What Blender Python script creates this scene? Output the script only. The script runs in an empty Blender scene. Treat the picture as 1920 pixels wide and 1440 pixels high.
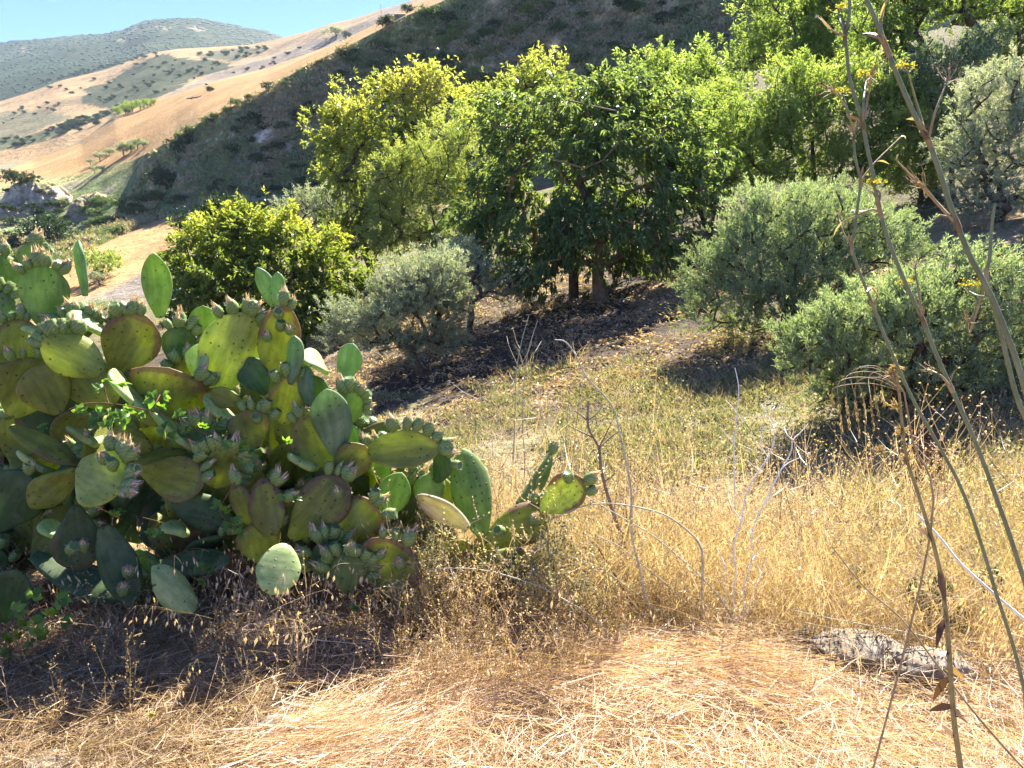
import bpy, math, random
import numpy as np
from mathutils import Matrix, Vector
from mathutils.bvhtree import BVHTree

# ------------------------------------------------------------------ camera, sky, sun, exposure
SC = bpy.context.scene
COL = SC.collection
CAM_Z, PITCH, FPX = 1.6, math.radians(12.0), 1440.0
cam_data = bpy.data.cameras.new('camera')
cam_data.sensor_width = 36.0
cam_data.lens = 27.0
cam_data.clip_start = 0.05
cam_data.clip_end = 12000.0
cam = bpy.data.objects.new('camera', cam_data)
COL.objects.link(cam)
cam.location = (0, 0, CAM_Z)
cam.rotation_euler = (math.radians(90) - PITCH, 0, 0)
SC.camera = cam

SUN_AZ, SUN_EL = math.radians(24), math.radians(47)      # to the right of straight ahead, above the hill
world = bpy.data.worlds.new('World')
SC.world = world
world.use_nodes = True
wn = world.node_tree
sky = wn.nodes.new('ShaderNodeTexSky')
sky.sky_type = 'NISHITA'
sky.sun_disc = False
sky.sun_elevation = SUN_EL
sky.sun_rotation = SUN_AZ
sky.altitude = 1500
sky.air_density = 1.0
sky.dust_density = 0.15
sky.ozone_density = 3.0
tint = wn.nodes.new('ShaderNodeMix'); tint.data_type = 'RGBA'; tint.blend_type = 'MULTIPLY'
tint.inputs[0].default_value = 1.0; tint.inputs[7].default_value = (0.47, 0.60, 0.98, 1.0)     # clear dry summer air
wn.links.new(sky.outputs[0], tint.inputs[6]); wn.links.new(tint.outputs[2], wn.nodes['Background'].inputs[0])
wn.nodes['Background'].inputs[1].default_value = 0.052

sun_data = bpy.data.lights.new('sun', 'SUN')
sun_data.energy = 5.0
sun_data.angle = math.radians(0.53)
sun_data.color = (1.0, 0.95, 0.86)
sun = bpy.data.objects.new('sun', sun_data)
COL.objects.link(sun)
S_DIR = Vector((math.sin(SUN_AZ) * math.cos(SUN_EL), math.cos(SUN_AZ) * math.cos(SUN_EL), math.sin(SUN_EL)))
sun.rotation_euler = S_DIR.to_track_quat('Z', 'Y').to_euler()
sun.location = (20, 40, 60)

SC.view_settings.view_transform = 'Standard'
SC.view_settings.look = 'None'
SC.view_settings.exposure = 2.48
SC.view_settings.gamma = 1.0
SC.view_settings.use_curve_mapping = False
cy = SC.cycles
cy.max_bounces = 5
cy.diffuse_bounces = 3
cy.glossy_bounces = 2
cy.transmission_bounces = 4
cy.volume_bounces = 0
cy.transparent_max_bounces = 4
cy.caustics_reflective = False
cy.caustics_refractive = False
cy.use_denoising = True
cy.use_adaptive_sampling = True
cy.adaptive_threshold = 0.015
cy.sample_clamp_indirect = 6.0

# ------------------------------------------------------------------ numeric helpers
CT, ST = math.cos(PITCH), math.sin(PITCH)
R = np.random.default_rng(7)

def pdir(px, py):
    u = (px - 960.0) / FPX; v = (720.0 - py) / FPX
    return u, CT + v * ST, -ST + v * CT

def P(px, py, Y):
    """world point seen at photo position (px,py) at distance Y ahead of the camera"""
    u, dy, dz = pdir(px, py)
    return np.array((u / dy * Y, Y, CAM_Z + dz / dy * Y))

def proj(v):
    v = np.asarray(v, float)
    x, y, z = v[..., 0], v[..., 1], v[..., 2] - CAM_Z
    f = np.maximum(y * CT - z * ST, 1e-3)
    up = y * ST + z * CT
    return 960 + FPX * x / f, 720 - FPX * up / f

def mpp(p):
    """metres per photo pixel at a world point"""
    return (p[1] * CT - (p[2] - CAM_Z) * ST) / FPX

def ss(a, b, x):
    t = np.clip((x - a) / (b - a), 0, 1)
    return t * t * (3 - 2 * t)

def _h(ix, iy, iz, s):
    n = (ix * 374761393 + iy * 668265263 + iz * 1274126177 + s * 974634777) & 0xffffffff
    n = ((n ^ (n >> 13)) * 1103515245) & 0xffffffff
    n = ((n ^ (n >> 16)) * 2654435761) & 0xffffffff
    return ((n ^ (n >> 15)) & 0xffffff) / float(0xffffff) * 2 - 1

def noise(p, scale=1.0, seed=0, octv=1, gain=0.5):
    p = np.asarray(p, float) * scale
    out = 0; amp = 1.0; tot = 0
    for o in range(octv):
        i = np.floor(p).astype(np.int64); f = p - i; w = f * f * (3 - 2 * f)
        acc = 0
        for dx in (0, 1):
            for dy in (0, 1):
                for dz in (0, 1):
                    ww = ((w[..., 0] if dx else 1 - w[..., 0]) * (w[..., 1] if dy else 1 - w[..., 1]) * (w[..., 2] if dz else 1 - w[..., 2]))
                    acc = acc + ww * _h(i[..., 0] + dx, i[..., 1] + dy, i[..., 2] + dz, seed + o)
        out = out + amp * acc; tot += amp; amp *= gain; p = p * 2.03
    return out / tot

def inpoly(px, py, poly):
    inside = np.zeros(px.shape, bool)
    n = len(poly); j = n - 1
    for i in range(n):
        xi, yi = poly[i]; xj, yj = poly[j]
        c = ((yi > py) != (yj > py)) & (px < (xj - xi) * (py - yi) / ((yj - yi) or 1e-9) + xi)
        inside ^= c
        j = i
    return inside

# ------------------------------------------------------------------ mesh helpers
def mesh_np(name, verts, faces, mats, smooth=True, attrs=None, mat_idx=None):
    """faces: (n,3) or (n,4) arrays, or a list of such arrays"""
    if not isinstance(faces, list): faces = [faces]
    faces = [np.asarray(f, np.int32) for f in faces if len(f)]
    me = bpy.data.meshes.new(name)
    verts = np.ascontiguousarray(verts, np.float32)
    me.vertices.add(len(verts)); me.vertices.foreach_set('co', verts.ravel())
    nl = sum(f.size for f in faces); nf = sum(len(f) for f in faces)
    me.loops.add(nl); me.loops.foreach_set('vertex_index', np.concatenate([f.ravel() for f in faces]))
    tot = np.concatenate([np.full(len(f), f.shape[1], np.int32) for f in faces])
    st = np.zeros(nf, np.int32); st[1:] = np.cumsum(tot)[:-1]
    me.polygons.add(nf); me.polygons.foreach_set('loop_start', st)
    try: me.polygons.foreach_set('loop_total', tot)
    except Exception: pass
    if mat_idx is not None: me.polygons.foreach_set('material_index', np.asarray(mat_idx, np.int32))
    me.polygons.foreach_set('use_smooth', np.full(nf, bool(smooth)))
    for k, a in (attrs or {}).items():
        a = np.asarray(a, np.float32)
        if a.ndim == 1:
            at = me.attributes.new(k, 'FLOAT', 'POINT'); at.data.foreach_set('value', a)
        else:
            at = me.attributes.new(k, 'FLOAT_COLOR', 'POINT')
            c = np.ones((len(a), 4), np.float32); c[:, :a.shape[1]] = a
            at.data.foreach_set('color', c.ravel())
    for m in (mats if isinstance(mats, (list, tuple)) else [mats]): me.materials.append(m)
    me.update(calc_edges=True)
    return me

class MB:
    """collects pieces into one mesh"""
    def __init__(s): s.v = []; s.f3 = []; s.f4 = []; s.m3 = []; s.m4 = []; s.n = 0; s.t = []
    def add(s, v, f, m=0, tint=0.5):
        v = np.asarray(v, float); f = np.asarray(f, np.int64)
        if not len(f): return
        if f.shape[1] == 3: s.f3.append(f + s.n); s.m3.append(np.full(len(f), m))
        else: s.f4.append(f + s.n); s.m4.append(np.full(len(f), m))
        s.v.append(v); s.t.append(np.broadcast_to(np.asarray(tint, float), (len(v),))); s.n += len(v)
    def mesh(s, name, mats, smooth=True):
        fs = []; mi = []
        if s.f3: fs.append(np.concatenate(s.f3)); mi.append(np.concatenate(s.m3))
        if s.f4: fs.append(np.concatenate(s.f4)); mi.append(np.concatenate(s.m4))
        return mesh_np(name, np.concatenate(s.v), fs, mats, smooth, {'tint': np.concatenate(s.t)}, np.concatenate(mi))

def tube(pts, rad, n=6, cap=True):
    pts = np.asarray(pts, float); rad = np.broadcast_to(np.asarray(rad, float), (len(pts),))
    m = len(pts)
    t = np.zeros_like(pts); t[1:-1] = pts[2:] - pts[:-2]; t[0] = pts[1] - pts[0]; t[-1] = pts[-1] - pts[-2]
    t /= np.maximum(np.linalg.norm(t, axis=1, keepdims=True), 1e-9)
    ref = np.array((0.31, 0.95, 0.05)) if abs(t[0][1]) < 0.9 else np.array((1.0, 0, 0))
    a = np.cross(t, ref); a /= np.maximum(np.linalg.norm(a, axis=1, keepdims=True), 1e-9)
    b = np.cross(t, a)
    ang = np.arange(n) * 2 * math.pi / n
    v = pts[:, None, :] + rad[:, None, None] * (np.cos(ang)[None, :, None] * a[:, None, :] + np.sin(ang)[None, :, None] * b[:, None, :])
    i = np.arange(m - 1)[:, None] * n; j = np.arange(n)[None, :]; j2 = (j + 1) % n
    f = np.stack([i + j, i + j2, i + n + j2, i + n + j], -1).reshape(-1, 4)
    return v.reshape(-1, 3), f

def smooth_path(pts, n=4):
    """Catmull-Rom through the points"""
    pts = np.asarray(pts, float)
    if len(pts) < 3: return np.array([pts[0] + (pts[-1] - pts[0]) * k / n for k in range(n + 1)])
    p = np.vstack([2 * pts[0] - pts[1], pts, 2 * pts[-1] - pts[-2]])
    out = []
    for i in range(1, len(p) - 2):
        for k in range(n):
            t = k / n
            out.append(0.5 * ((2 * p[i]) + (p[i + 1] - p[i - 1]) * t + (2 * p[i - 1] - 5 * p[i] + 4 * p[i + 1] - p[i + 2]) * t * t + (3 * p[i] - p[i - 1] - 3 * p[i + 1] + p[i + 2]) * t ** 3))
    out.append(p[-2])
    return np.array(out)

def unit(v): return v / np.maximum(np.linalg.norm(v, axis=-1, keepdims=True), 1e-9)

def leaves(pos, axis, length, width, rng, fold=0.25, curl=0.15, hint=None):
    """one folded kite per leaf: returns verts, faces"""
    n = len(pos); axis = unit(axis)
    r = rng.normal(size=(n, 3))
    if hint is not None: r = r * 0.55 + hint
    side = unit(np.cross(axis, r)); nor = np.cross(side, axis)
    L = np.broadcast_to(length, (n,))[:, None]; W = np.broadcast_to(width, (n,))[:, None]
    b = pos; tip = pos + axis * L - nor * L * curl
    mid = pos + axis * L * 0.45
    l = mid + side * W * 0.5 + nor * W * fold; rr = mid - side * W * 0.5 + nor * W * fold
    v = np.stack([b, l, tip, rr], 1).reshape(-1, 3)
    k = np.arange(n)[:, None] * 4
    f = np.concatenate([k + np.array([[0, 2, 1]]), k + np.array([[0, 3, 2]])], 0)
    return v, f

# ------------------------------------------------------------------ scene helpers
def tag(o, label=None, cat=None, group=None, kind=None):
    if label: o['label'] = label
    if cat: o['category'] = cat
    if group: o['group'] = group
    if kind: o['kind'] = kind
    return o

def obj(name, me, parent=None, mat=None):
    o = bpy.data.objects.new(name, me); COL.objects.link(o)
    if parent is not None: o.parent = parent
    if mat is not None: o.matrix_basis = mat
    return o

def thing(name, label, cat, loc=(0, 0, 0), group=None):
    o = bpy.data.objects.new(name, None); COL.objects.link(o)
    o.empty_display_size = 0.2
    o.location = tuple(float(c) for c in loc)
    return tag(o, label, cat, group)

def copy_tree(o, loc=None, rotz=0.0, scale=1.0, label=None, group=None, parent=None):
    c = o.copy(); COL.objects.link(c); c.parent = parent
    if loc is not None:
        c.location = tuple(float(a) for a in loc); c.rotation_euler = (0, 0, rotz)
        c.scale = (scale,) * 3 if not hasattr(scale, '__len__') else scale
    if label: c['label'] = label
    if group: c['group'] = group
    for ch in list(o.children): copy_tree(ch, parent=c)
    return c

# ------------------------------------------------------------------ materials
MATS = {}
def node_mat(name):
    m = bpy.data.materials.new(name); m.use_nodes = True
    nt = m.node_tree; nt.nodes.clear()
    out = nt.nodes.new('ShaderNodeOutputMaterial')
    MATS[name] = m
    return m, nt, out

def N(nt, t, **kw):
    n = nt.nodes.new(t)
    for k, v in kw.items():
        if k.startswith('i_'):
            key = k[2:]
            n.inputs[int(key) if key.isdigit() else key.replace('_', ' ')].default_value = v
        else: setattr(n, k, v)
    return n

def ramp(nt, fac, stops):
    r = nt.nodes.new('ShaderNodeValToRGB')
    e = r.color_ramp.elements
    while len(e) < len(stops): e.new(0.5)
    for k, (p, c) in enumerate(stops):
        e[k].position = p; e[k].color = (*c, 1.0) if len(c) == 3 else c
    nt.links.new(fac, r.inputs[0])
    return r.outputs[0]

def mix_rgb(nt, fac, a, b, mode='MIX'):
    m = nt.nodes.new('ShaderNodeMix'); m.data_type = 'RGBA'; m.blend_type = mode
    for sock, val in ((m.inputs[0], fac), (m.inputs[6], a), (m.inputs[7], b)):
        if hasattr(val, 'is_linked'): nt.links.new(val, sock)
        else: sock.default_value = val if not isinstance(val, tuple) or len(val) == 4 else (*val, 1.0)
    return m.outputs[2]

def mathn(nt, op, a, b=None, clamp=False):
    m = nt.nodes.new('ShaderNodeMath'); m.operation = op; m.use_clamp = clamp
    for sock, val in ((m.inputs[0], a), (m.inputs[1], b)):
        if val is None: continue
        if hasattr(val, 'is_linked'): nt.links.new(val, sock)
        else: sock.default_value = val
    return m.outputs[0]

def tex_noise(nt, scale, detail=4.0, rough=0.55, coord='Object'):
    tc = nt.nodes.new('ShaderNodeTexCoord'); n = nt.nodes.new('ShaderNodeTexNoise')
    n.inputs['Scale'].default_value = scale; n.inputs['Detail'].default_value = detail; n.inputs['Roughness'].default_value = rough
    nt.links.new(tc.outputs[coord], n.inputs['Vector'])
    return n.outputs[0]

def leaf_mat(name, c0, c1, c2, trans=0.45, tcol=1.25, rough=0.45, spec=0.35, gain=1.0):
    """leaf: tint attribute picks the leaf's own colour between three; light also passes through the blade"""
    m, nt, out = node_mat(name)
    c0, c1, c2 = [tuple(min(0.9, q * gain) for q in cc) for cc in (c0, c1, c2)]
    at = N(nt, 'ShaderNodeAttribute', attribute_name='tint')
    col = ramp(nt, at.outputs['Fac'], [(0.0, c0), (0.5, c1), (1.0, c2)])
    pb = N(nt, 'ShaderNodeBsdfPrincipled'); pb.inputs['Roughness'].default_value = rough
    pb.inputs['Specular IOR Level'].default_value = spec
    nt.links.new(col, pb.inputs['Base Color'])
    tr = N(nt, 'ShaderNodeBsdfTranslucent')
    tc = mix_rgb(nt, 1.0, col, (tcol * 1.05, tcol, tcol * 0.45, 1.0), 'MULTIPLY')
    nt.links.new(tc, tr.inputs[0])
    mx = N(nt, 'ShaderNodeMixShader'); mx.inputs[0].default_value = trans
    nt.links.new(pb.outputs[0], mx.inputs[1]); nt.links.new(tr.outputs[0], mx.inputs[2])
    nt.links.new(mx.outputs[0], out.inputs[0])
    return m

def plain_mat(name, c0, c1, scale=20.0, rough=0.85, bump=0.3, detail=5.0, spec=0.2, tint=False):
    m, nt, out = node_mat(name)
    nz = tex_noise(nt, scale, detail)
    col = ramp(nt, nz, [(0.3, c0), (0.7, c1)])
    if tint:
        at = N(nt, 'ShaderNodeAttribute', attribute_name='tint')
        col = mix_rgb(nt, 1.0, col, ramp(nt, at.outputs['Fac'], [(0, (0.55, 0.55, 0.55)), (1, (1.35, 1.35, 1.35))]), 'MULTIPLY')
    pb = N(nt, 'ShaderNodeBsdfPrincipled'); pb.inputs['Roughness'].default_value = rough
    pb.inputs['Specular IOR Level'].default_value = spec
    nt.links.new(col, pb.inputs['Base Color'])
    if bump:
        b = N(nt, 'ShaderNodeBump'); b.inputs['Strength'].default_value = bump; b.inputs['Distance'].default_value = 0.02
        nt.links.new(nz, b.inputs['Height']); nt.links.new(b.outputs[0], pb.inputs['Normal'])
    nt.links.new(pb.outputs[0], out.inputs[0])
    return m

def terrain_mat(name, s1, s2, bump=0.5, dist=0.05, var=0.35, gain=0.47):
    """land cover colour from the mesh, broken up by noise at two scales"""
    m, nt, out = node_mat(name)
    at = N(nt, 'ShaderNodeAttribute', attribute_name='cover')
    n1 = tex_noise(nt, s1, 6.0, 0.6); n2 = tex_noise(nt, s2, 4.0, 0.65)
    f1 = ramp(nt, n1, [(0.25, ((1 - var) * gain,) * 3), (0.75, ((1 + var) * gain,) * 3)])
    f2 = ramp(nt, n2, [(0.3, (1 - var * 0.8,) * 3), (0.7, (1 + var * 0.8,) * 3)])
    col = mix_rgb(nt, 1.0, at.outputs['Color'], f1, 'MULTIPLY')
    col = mix_rgb(nt, 1.0, col, f2, 'MULTIPLY')
    pb = N(nt, 'ShaderNodeBsdfPrincipled'); pb.inputs['Roughness'].default_value = 0.95
    pb.inputs['Specular IOR Level'].default_value = 0.05
    nt.links.new(col, pb.inputs['Base Color'])
    hsum = mathn(nt, 'ADD', n1, mathn(nt, 'MULTIPLY', n2, 0.6))
    b = N(nt, 'ShaderNodeBump'); b.inputs['Strength'].default_value = bump; b.inputs['Distance'].default_value = dist
    nt.links.new(hsum, b.inputs['Height']); nt.links.new(b.outputs[0], pb.inputs['Normal'])
    nt.links.new(pb.outputs[0], out.inputs[0])
    return m

M_GROUND = terrain_mat('soil_and_straw', 2.2, 14.0, 0.9, 0.12, 0.4, 0.58)
M_FIELD = terrain_mat('stubble_field', 0.05, 0.8, 0.8, 0.8, 0.22, 0.5)
M_CLIFF = terrain_mat('cliff_earth', 0.25, 1.6, 1.0, 2.0, 0.6, 1.75)
M_HILL = terrain_mat('hill_cover', 0.03, 0.25, 0.7, 3.0, 0.3)
M_MOUNT = terrain_mat('mountain_maquis', 0.01, 0.08, 0.3, 6.0, 0.4, 0.36)
M_BARK = plain_mat('tree_bark', (0.05, 0.035, 0.025), (0.14, 0.10, 0.075), 9.0, 0.9, 0.8)
M_BARK_TAN = plain_mat('pale_trunk_bark', (0.16, 0.10, 0.06), (0.30, 0.20, 0.13), 9.0, 0.9, 0.8)
M_WALNUT = leaf_mat('broad_green_leaf', (0.032, 0.050, 0.019), (0.060, 0.086, 0.032), (0.135, 0.155, 0.055), 0.45, 1.45, gain=2.408)
M_YELLOW = leaf_mat('yellowing_leaf', (0.095, 0.125, 0.034), (0.175, 0.205, 0.055), (0.33, 0.325, 0.095), 0.45, 1.3, gain=1.674)
M_LIME = leaf_mat('lime_green_leaf', (0.048, 0.075, 0.02), (0.11, 0.14, 0.032), (0.27, 0.27, 0.055), 0.48, 1.35, gain=1.863)
M_ALMOND = leaf_mat('light_green_leaf', (0.075, 0.11, 0.035), (0.13, 0.175, 0.055), (0.22, 0.26, 0.09), 0.48, 1.35, gain=1.841)
M_FEATHER = leaf_mat('feathery_leaf', (0.115, 0.145, 0.05), (0.175, 0.21, 0.072), (0.27, 0.29, 0.105), 0.45, 1.3, gain=1.750)
M_OLIVE = leaf_mat('grey_green_olive_leaf', (0.09, 0.11, 0.07), (0.16, 0.18, 0.135), (0.28, 0.30, 0.25), 0.3, 1.2, 0.5, 0.3, gain=2.236)
M_OLIVE_G = leaf_mat('green_olive_leaf', (0.078, 0.10, 0.06), (0.127, 0.163, 0.097), (0.23, 0.268, 0.18), 0.34, 1.25, 0.5, 0.3, gain=2.194)
M_DARKB = leaf_mat('dark_bush_leaf', (0.02, 0.04, 0.015), (0.035, 0.065, 0.025), (0.06, 0.10, 0.035), 0.25, 1.2, gain=1.100)
M_SCRUB = leaf_mat('scrub_leaf', (0.04, 0.07, 0.022), (0.07, 0.11, 0.035), (0.12, 0.16, 0.06), 0.3, 1.2, gain=1.540)
M_VINE = leaf_mat('bright_vine_leaf', (0.06, 0.14, 0.02), (0.12, 0.24, 0.03), (0.22, 0.34, 0.06), 0.5, 1.4, 0.35, 0.5, gain=0.935)
M_STRAW = leaf_mat('dry_straw', (0.34, 0.22, 0.135), (0.56, 0.405, 0.28), (0.74, 0.61, 0.47), 0.3, 1.0, 0.45, 0.35, gain=1.129)
M_STRAW_B = leaf_mat('brown_dry_weed', (0.21, 0.135, 0.08), (0.38, 0.27, 0.165), (0.54, 0.42, 0.28), 0.3, 1.0, 0.6, 0.2, gain=0.950)
M_GOLD = leaf_mat('golden_grass', (0.33, 0.24, 0.145), (0.52, 0.405, 0.27), (0.68, 0.57, 0.42), 0.35, 1.05, 0.5, 0.3, gain=0.930)
M_GREENW = leaf_mat('green_weed', (0.18, 0.195, 0.115), (0.29, 0.295, 0.18), (0.43, 0.42, 0.29), 0.4, 1.15, gain=0.800)

# ================================================================== TERRAIN
def h(x, y):
    """height of the near ground: mown path, drop below its edge, then the tilted grove"""
    x = np.asarray(x, float); y = np.asarray(y, float)
    zg = -2.48 + 0.215 * x + 0.065 * y
    zg = zg + 0.2 * np.maximum(0, y - 25) * ss(4, 16, x)
    ye = np.where(x > 0.3, 2.75 - 0.2 * (x - 0.3), np.minimum(2.75 + (0.3 - x) * 0.6, 3.9))
    t = ss(0, 5.0, y - ye)
    q = np.stack([x, y, np.zeros_like(x)], -1)
    z = t * zg
    z = z + noise(q, 0.55, 3, 3) * 0.10 * ss(3, 9, y) + noise(q, 1.9, 5, 3) * 0.05 + noise(q, 6.0, 9, 2) * 0.018 * ss(40, 10, y)
    z = z + noise(q, 0.09, 11, 2) * 0.5 * ss(14, 40, y)
    return z

TERR = []          # (verts, quads) for ray hits
def grid_faces(nr, nc):
    i = np.arange(nr - 1)[:, None] * nc; j = np.arange(nc - 1)[None, :]
    return np.stack([i + j, i + j + 1, i + nc + j + 1, i + nc + j], -1).reshape(-1, 4)

def lerp3(a, b, t): return np.asarray(a)[None, :] * (1 - t[:, None]) + np.asarray(b)[None, :] * t[:, None]

def blend(col, c, m): return col * (1 - m[:, None]) + np.asarray(c)[None, :] * m[:, None]

# --- near ground
ys = np.concatenate([np.linspace(-4, 1.2, 14)[:-1], np.linspace(1.2, 9, 120)[:-1], 9 * (62 / 9.0) ** np.linspace(0, 1, 110)])
sx = np.linspace(-1, 1, 221); sx = np.sign(sx) * (0.35 * np.abs(sx) + 0.65 * np.abs(sx) ** 2)
X = sx[None, :] * (5 + 1.5 * np.maximum(ys, 0))[:, None]; Y = np.repeat(ys[:, None], len(sx), 1)
Z = h(X, Y)
V = np.stack([X, Y, Z], -1).reshape(-1, 3); Fq = grid_faces(len(ys), len(sx))
n1 = noise(V, 0.5, 21, 3); n2 = noise(V, 1.7, 22, 3)
xx, yy = V[:, 0], V[:, 1]
c = np.tile((0.36, 0.245, 0.13), (len(V), 1))
c = blend(c, (0.40, 0.33, 0.15), ss(3.2, 5.0, yy))
g = ss(6, 8, yy) * (1 - ss(12.5, 15, yy + n1 * 3))
c = blend(c, (0.30, 0.275, 0.155), g * ss(-0.35, 0.2, n2) * 0.9)
c = blend(c, (0.36, 0.29, 0.20), g * ss(0.15, -0.35, n2) * 0.7)
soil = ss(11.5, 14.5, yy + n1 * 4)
c = blend(c, (0.118, 0.092, 0.068), soil)  # tilled soil, its colour darkened further to deepen the big tree's shade
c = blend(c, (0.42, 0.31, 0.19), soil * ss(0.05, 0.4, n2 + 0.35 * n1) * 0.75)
bank = ss(17, 20, yy) * ss(5, 9, xx)
c = blend(c, (0.20, 0.18, 0.10), bank * 0.85)
gpx, gpy = proj(V)
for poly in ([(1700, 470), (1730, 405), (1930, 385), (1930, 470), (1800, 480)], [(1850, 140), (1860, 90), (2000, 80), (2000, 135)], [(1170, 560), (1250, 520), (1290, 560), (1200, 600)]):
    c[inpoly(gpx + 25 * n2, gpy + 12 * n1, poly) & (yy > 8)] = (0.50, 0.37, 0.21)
c = blend(c, (0.27, 0.25, 0.12), ss(30, 45, yy) * ss(5, -5, xx) * 0.7)
sh = ss(0.35, -0.3, xx) * (1 - ss(2.6, 3.6, yy))  # mask for cactus shade painted into the ground colour at its foot
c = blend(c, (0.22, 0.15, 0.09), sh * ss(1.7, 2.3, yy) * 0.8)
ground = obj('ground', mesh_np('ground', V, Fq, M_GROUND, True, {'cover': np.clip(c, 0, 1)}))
tag(ground, 'sloping ground of mown straw path, dry meadow and tilled grove soil', 'ground', kind='structure')
TERR.append((V, Fq))

# --- lofted land further out
KS = np.concatenate([np.linspace(-1.7, -0.75, 30)[:-1], np.linspace(-0.75, 0.35, 330)[:-1], np.linspace(0.35, 1.7, 60)])
def rail(pts):
    w = np.array([P(*q) for q in pts]); k = w[:, 0] / w[:, 1]; o = np.argsort(k)
    k, yv, zv = k[o], w[o, 1], w[o, 2]
    yy = np.interp(KS, k, yv); sl = np.interp(KS, k, (zv - CAM_Z) / yv)
    ker = np.ones(5) / 5
    sm = lambda a: np.convolve(np.pad(a, 2, 'edge'), ker, 'valid')
    yy = np.convolve(np.pad(yy, 14, 'edge'), np.ones(29) / 29, 'valid'); sl = np.convolve(np.pad(sl, 1, 'edge'), np.ones(3) / 3, 'valid')
    return yy, CAM_Z + sl * yy

r0y = np.full(len(KS), 60.0); r0 = (r0y, h(KS * 60.0, r0y) - 0.12)
r1 = rail([(-500, 455, 150), (-100, 450, 150), (0, 445, 150), (130, 445, 150), (270, 410, 145), (340, 392, 138), (380, 392, 132), (500, 392, 130), (640, 385, 128), (900, 335, 120), (1200, 265, 108), (1400, 225, 100), (1700, 120, 90), (2200, 0, 80)])
r2 = rail([(-500, 350, 215), (0, 347, 215), (90, 337, 210), (150, 326, 200), (250, 300, 180), (330, 262, 158), (345, 250, 150), (370, 232, 145), (500, 168, 141), (570, 125, 139), (640, 92, 138), (700, 62, 136), (760, 30, 134), (830, 3, 132), (900, -45, 130), (1200, -170, 122), (1400, -250, 116), (1700, -330, 106), (2200, -420, 95)])
r3 = rail([(-500, 300, 330), (0, 305, 330), (60, 300, 330), (150, 266, 330), (215, 218, 340), (300, 187, 350), (400, 152, 360), (500, 128, 365), (640, 77, 370), (700, 47, 370), (760, 15, 370), (800, -5, 370), (900, -70, 365), (1200, -200, 350), (2200, -460, 300)])
w0 = rail([(-500, 340, 430), (0, 340, 430), (150, 300, 430), (300, 225, 430), (500, 165, 440), (640, 120, 450), (760, 60, 450), (900, -20, 450), (2200, -300, 430)])
w1 = rail([(-500, 240, 800), (0, 190, 800), (60, 172, 800), (110, 152, 820), (200, 130, 850), (280, 100, 850), (330, 92, 850), (400, 88, 850), (470, 84, 850), (515, 74, 800), (580, 58, 750), (620, 44, 720), (660, 36, 700), (720, 16, 680), (760, 6, 670), (800, -12, 650), (1000, -90, 600), (2200, -350, 560)])
m0 = rail([(-500, 270, 950), (0, 215, 950), (110, 180, 950), (280, 128, 1000), (515, 110, 1000), (660, 70, 1000), (1000, -40, 1000), (2200, -300, 1000)])
m1 = rail([(-500, 130, 2200), (-200, 100, 2200), (0, 85, 2200), (60, 78, 2200), (130, 70, 2200), (200, 66, 2200), (235, 60, 2200), (255, 50, 2200), (275, 43, 2200), (300, 39, 2200), (340, 38, 2200), (370, 40, 2200), (400, 47, 2200), (450, 57, 2200), (500, 66, 2200), (520, 78, 2200), (560, 90, 2200), (700, 110, 2200), (2200, 110, 2200)])
m2 = (m1[0] * 1.25, m1[1] - 120)

def loft(a, b, n, ease=None, amp=0.0, sc=0.05, seed=0, fade=True):
    t = np.linspace(0, 1, n); tt = t if ease is None else ease(t)
    yy = lerp3(a[0], b[0], t); zz = lerp3(a[1], b[1], tt)
    xx = KS[None, :] * yy
    v = np.stack([xx, yy, zz], -1)
    if amp:
        w = np.sin(np.pi * t)[:, None] ** 0.6 if fade else 1.0
        v[..., 2] += noise(v, sc, seed, 4) * amp * w
    return v

SHEETS = {}
def sheet(name, rows, mat, cover, label, cat):
    v = np.concatenate(rows, 0); nr, nc = v.shape[:2]; SHEETS[name] = v
    vv = v.reshape(-1, 3); f = grid_faces(nr, nc)
    px, py = proj(vv)
    o = obj(name, mesh_np(name, vv, f, mat, True, {'cover': np.clip(cover(vv, px, py), 0, 1)}))
    TERR.append((vv, f))
    return tag(o, label, cat, kind='structure')

def cov_valley(v, px, py):
    a = noise(v, 0.08, 31, 4); b = noise(v, 0.3, 33, 3)
    c = np.tile((0.30, 0.235, 0.12), (len(v), 1))
    c = blend(c, (0.16, 0.18, 0.065), ss(-0.05, 0.3, a + 0.4 * b) * 0.9)
    j = px + 6 * b; k = py + 5 * a
    gold = inpoly(j, k, [(40, 640), (110, 500), (150, 478), (270, 420), (410, 383), (425, 392), (360, 432), (332, 458), (318, 482), (200, 547), (140, 570), (60, 640)])
    c[gold] = (0.60, 0.365, 0.165)
    plow = inpoly(px, py, [(140, 572), (200, 549), (318, 484), (420, 470), (420, 640), (60, 660), (60, 640)])
    c[plow] = (0.29, 0.245, 0.20)
    edge = inpoly(px, py, [(140, 562), (200, 540), (320, 478), (322, 486), (200, 550), (140, 574)])
    c[edge] = (0.45, 0.34, 0.2)
    path = inpoly(px, py, [(15, 450), (60, 410), (110, 360), (125, 345), (128, 350), (75, 408), (30, 452)])
    c[path] = (0.5, 0.4, 0.27)
    green = inpoly(j, k, [(150, 320), (270, 285), (345, 250), (345, 262), (280, 300), (170, 345)])
    c[green] = (0.17, 0.2, 0.06)
    return c * (1 + 0.15 * b[:, None])

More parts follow.
